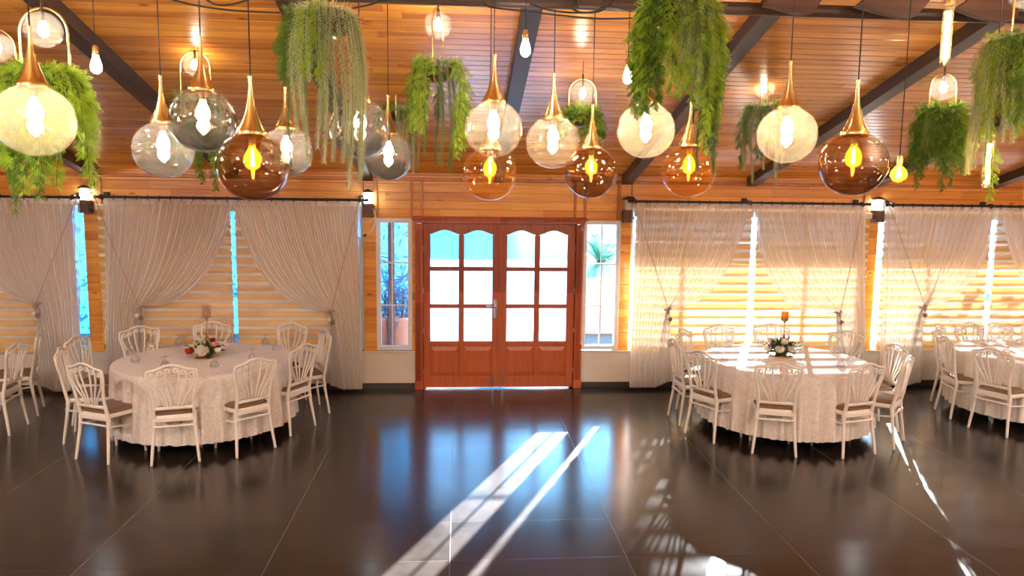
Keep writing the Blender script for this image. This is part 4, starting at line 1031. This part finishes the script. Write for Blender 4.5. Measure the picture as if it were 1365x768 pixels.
cable([(768, 1), (762, 10), (772, 16), (790, 16), (812, 9), (842, 15)], 4.36, 'thin black cable tail around the small wooden block')

# ------------------------------------------------------------------ unseen fill lamps, added beside and behind the camera to brighten the hall
k = 0
for x, y in ((-6, 3.2), (-6.2, -1), (-2.2, -2.2), (1.5, -3.6), (5.2, -2), (8, 1), (8.6, 4.2), (-2.6, 1.0), (3.6, .8)):
    z = min(3.7, cz(y)-.35); e = empty('fill_lamp', (x, y, z), label='added round fill lamp hanging from the ceiling out of view', cat='fill lamp', group='added round fill lamps outside the view')
    MB().lathe([(.001, -.03), (.16, -.03), (.20, -.01), (.20, .01), (.16, .03), (.001, .03)], 20).build('diffuser', M['fill_disc'], e, smooth=True)
    MB().tube([(0, 0, .03), (0, 0, cz(y)-z+.005)], .005, 6).build('cord', M['cord'], e)

# ------------------------------------------------------------------ outdoors
tag(MB().box(-16, 22, WY+.2, 34, -.3, -.02).build('ground', M['paving']), **st)
tag(MB().box(-14, 18, WY+.21, 12.3, 2.62, 2.74).build('porch_roof', M['porch']), **st)
for px, Y in ((522, 11.9), (1390, 11.9)):
    X = at(px, 400, 'Y', Y).x; tag(MB().box(X-.05, X+.05, Y-.05, Y+.05, -.02, 2.62, .006).build('porch_post', M['porch']), label='slim dark porch post seen through the left sidelight' if px < 600 else 'slim dark porch post outside the far right window', cat='post')
tag(MB().box(-14, 20, 21, 21.2, -.02, 1.25).box(-14, 20, 20.95, 21.25, 1.25, 1.33).build('garden_wall', M['outwall']), label='pale garden wall behind the palm outside', cat='wall')
def shrub(x, y, r, h, n, label, seed, z0=.3, lw=.09, ll=.26, mt='leafout', tub=False):
    rnd = random.Random(seed); e = empty('garden_shrub', (x, y, -.02), label=label, cat='shrub', group='garden shrubs outside the windows'); q = MB()
    for i in range(n):
        a = rnd.uniform(0, 6.283); zz = rnd.random(); rr = r*sqrt(max(.02, 1-(2*zz-1)**2*.55))*rnd.uniform(.45, 1.05)
        p = Vector((rr*cos(a), rr*sin(a), z0+(h-z0)*zz)); d = Vector((cos(a)*rnd.uniform(.2, 1), sin(a)*rnd.uniform(.2, 1), rnd.uniform(-.5, .9)))
        leafq(q, p, d, ll*rnd.uniform(.6, 1.3), lw*rnd.uniform(.6, 1.2), rnd)
    q.build('foliage', M[mt], e)
    q = MB()
    for k in range(5):
        a = k*1.26; q.tube([(0, 0, 0), (r*.2*cos(a), r*.2*sin(a), h*.35), (r*.5*cos(a), r*.5*sin(a), h*.8)], [.035, .02, .008], 7)
    q.build('branches', M['bark'], e)
    if tub: MB().lathe([(.001, 0), (.22, 0), (.27, .45), (.29, .47), (.29, .52), (.25, .52), (.24, .47), (.001, .46)], 28).build('tub', M['tub'], e, smooth=40)
rnd = random.Random(12); e = empty('garden_hedge', (-3, 13.4, -.02), label='tall blue-green hedge outside the left windows and sidelight', cat='hedge'); q = MB()
q.box(-5.5, 4.12, -.45, .45, .05, 3.2, .15); q.build('dense_core', M['leafout'], e); q = MB()
for i in range(9500):
    p = Vector((rnd.uniform(-5.7, 4.18), rnd.choice((-.5, -.5, .5))+rnd.uniform(-.12, .25), rnd.uniform(.1, 3.35)+.1*sin(i)))
    leafq(q, p, Vector((rnd.uniform(-1, 1), rnd.uniform(-1.2, .2), rnd.uniform(-.7, .9))), rnd.uniform(.07, .16), rnd.uniform(.02, .045), rnd)
q.build('leaves', M['leafout'], e)
shrub(8.6, 12.9, .8, 2.3, 260, 'loose shrub outside the far right window', 7)
c = at(801, 400, 'Y', 13.4); zt_ = at(801, 372, 'Y', 13.2).z
tag(MB().box(c.x-1.0, c.x+1.6, 13.2, 13.5, -.02, zt_, .02).build('planter_wall', M['outwall']), label='low pale planter wall in front of the palm seen through the right sidelight', cat='planter wall')
for px, lab in ((511, 'small shrub in a pale round tub low in the left sidelight, left one'), (535, 'small shrub in a pale round tub low in the left sidelight, right one')):
    c = at(px, 452, 'Y', 12.2); shrub(c.x, 12.2, .3, 1.2, 160, lab, px, .5, .02, .3, 'leafout', True)
def palm(x, y, h, label, seed, fl=1.0, nfr=26):
    rnd = random.Random(seed); e = empty('garden_palm', (x, y, -.02), label=label, cat='palm', group='palms outside')
    MB().lathe([(.14, 0), (.16, .1), (.13, h*.5), (.14, h), (.001, h+.05)], 14).build('trunk', M['bark'], e)
    q = MB()
    for f in range(nfr):
        a = f*2.399; el = .15+1.15*((f % 7)/6); P = []
        for i in range(15):
            t = i/14; r_ = fl*t*cos(el); z = h+fl*(t*sin(el)-.42*t*t); P.append(Vector((r_*cos(a), r_*sin(a), z)))
        q.tube(P, [.012*(1-.8*i/14) for i in range(15)], 4)
        for i in range(2, 15):
            for k in range(2):
                p = P[i-1].lerp(P[i], k/2); d = (P[i]-P[i-1]).normalized(); s = d.cross(Vector((0, 0, 1))).normalized()
                for sg in (-1, 1):
                    tip = p+(s*sg*.8+d*.75+Vector((0, 0, .12))).normalized()*fl*.26*(1-.4*i/14); q.add([p-d*.012, p+d*.012, tip], [(0, 1, 2)])
    q.build('fronds', M['palmleaf'], e)
c = at(801, 352, 'Y', 14.2); palm(c.x, 14.2, max(.3, c.z-.0), 'blue-green palm seen through the right sidelight', 3, 1.05, 34)
c = at(508, 330, 'Y', 12.0); palm(c.x-.25, 11.7, 1.5, 'spiky palm behind the porch post in the left sidelight', 4, .6, 20)

# ------------------------------------------------------------------ render look
vs_ = S.view_settings; S.display_settings.display_device = 'sRGB'
vs_.view_transform = 'Standard'; vs_.look = 'None'; vs_.gamma = 1; vs_.exposure = 0.0; vs_.use_curve_mapping = False
cy = S.cycles; cy.max_bounces = 7; cy.diffuse_bounces = 4; cy.glossy_bounces = 4; cy.transmission_bounces = 6; cy.transparent_max_bounces = 24
cy.caustics_reflective = False; cy.caustics_refractive = False; cy.sample_clamp_indirect = 6; cy.sample_clamp_direct = 0; cy.use_denoising = True; cy.blur_glossy = .5
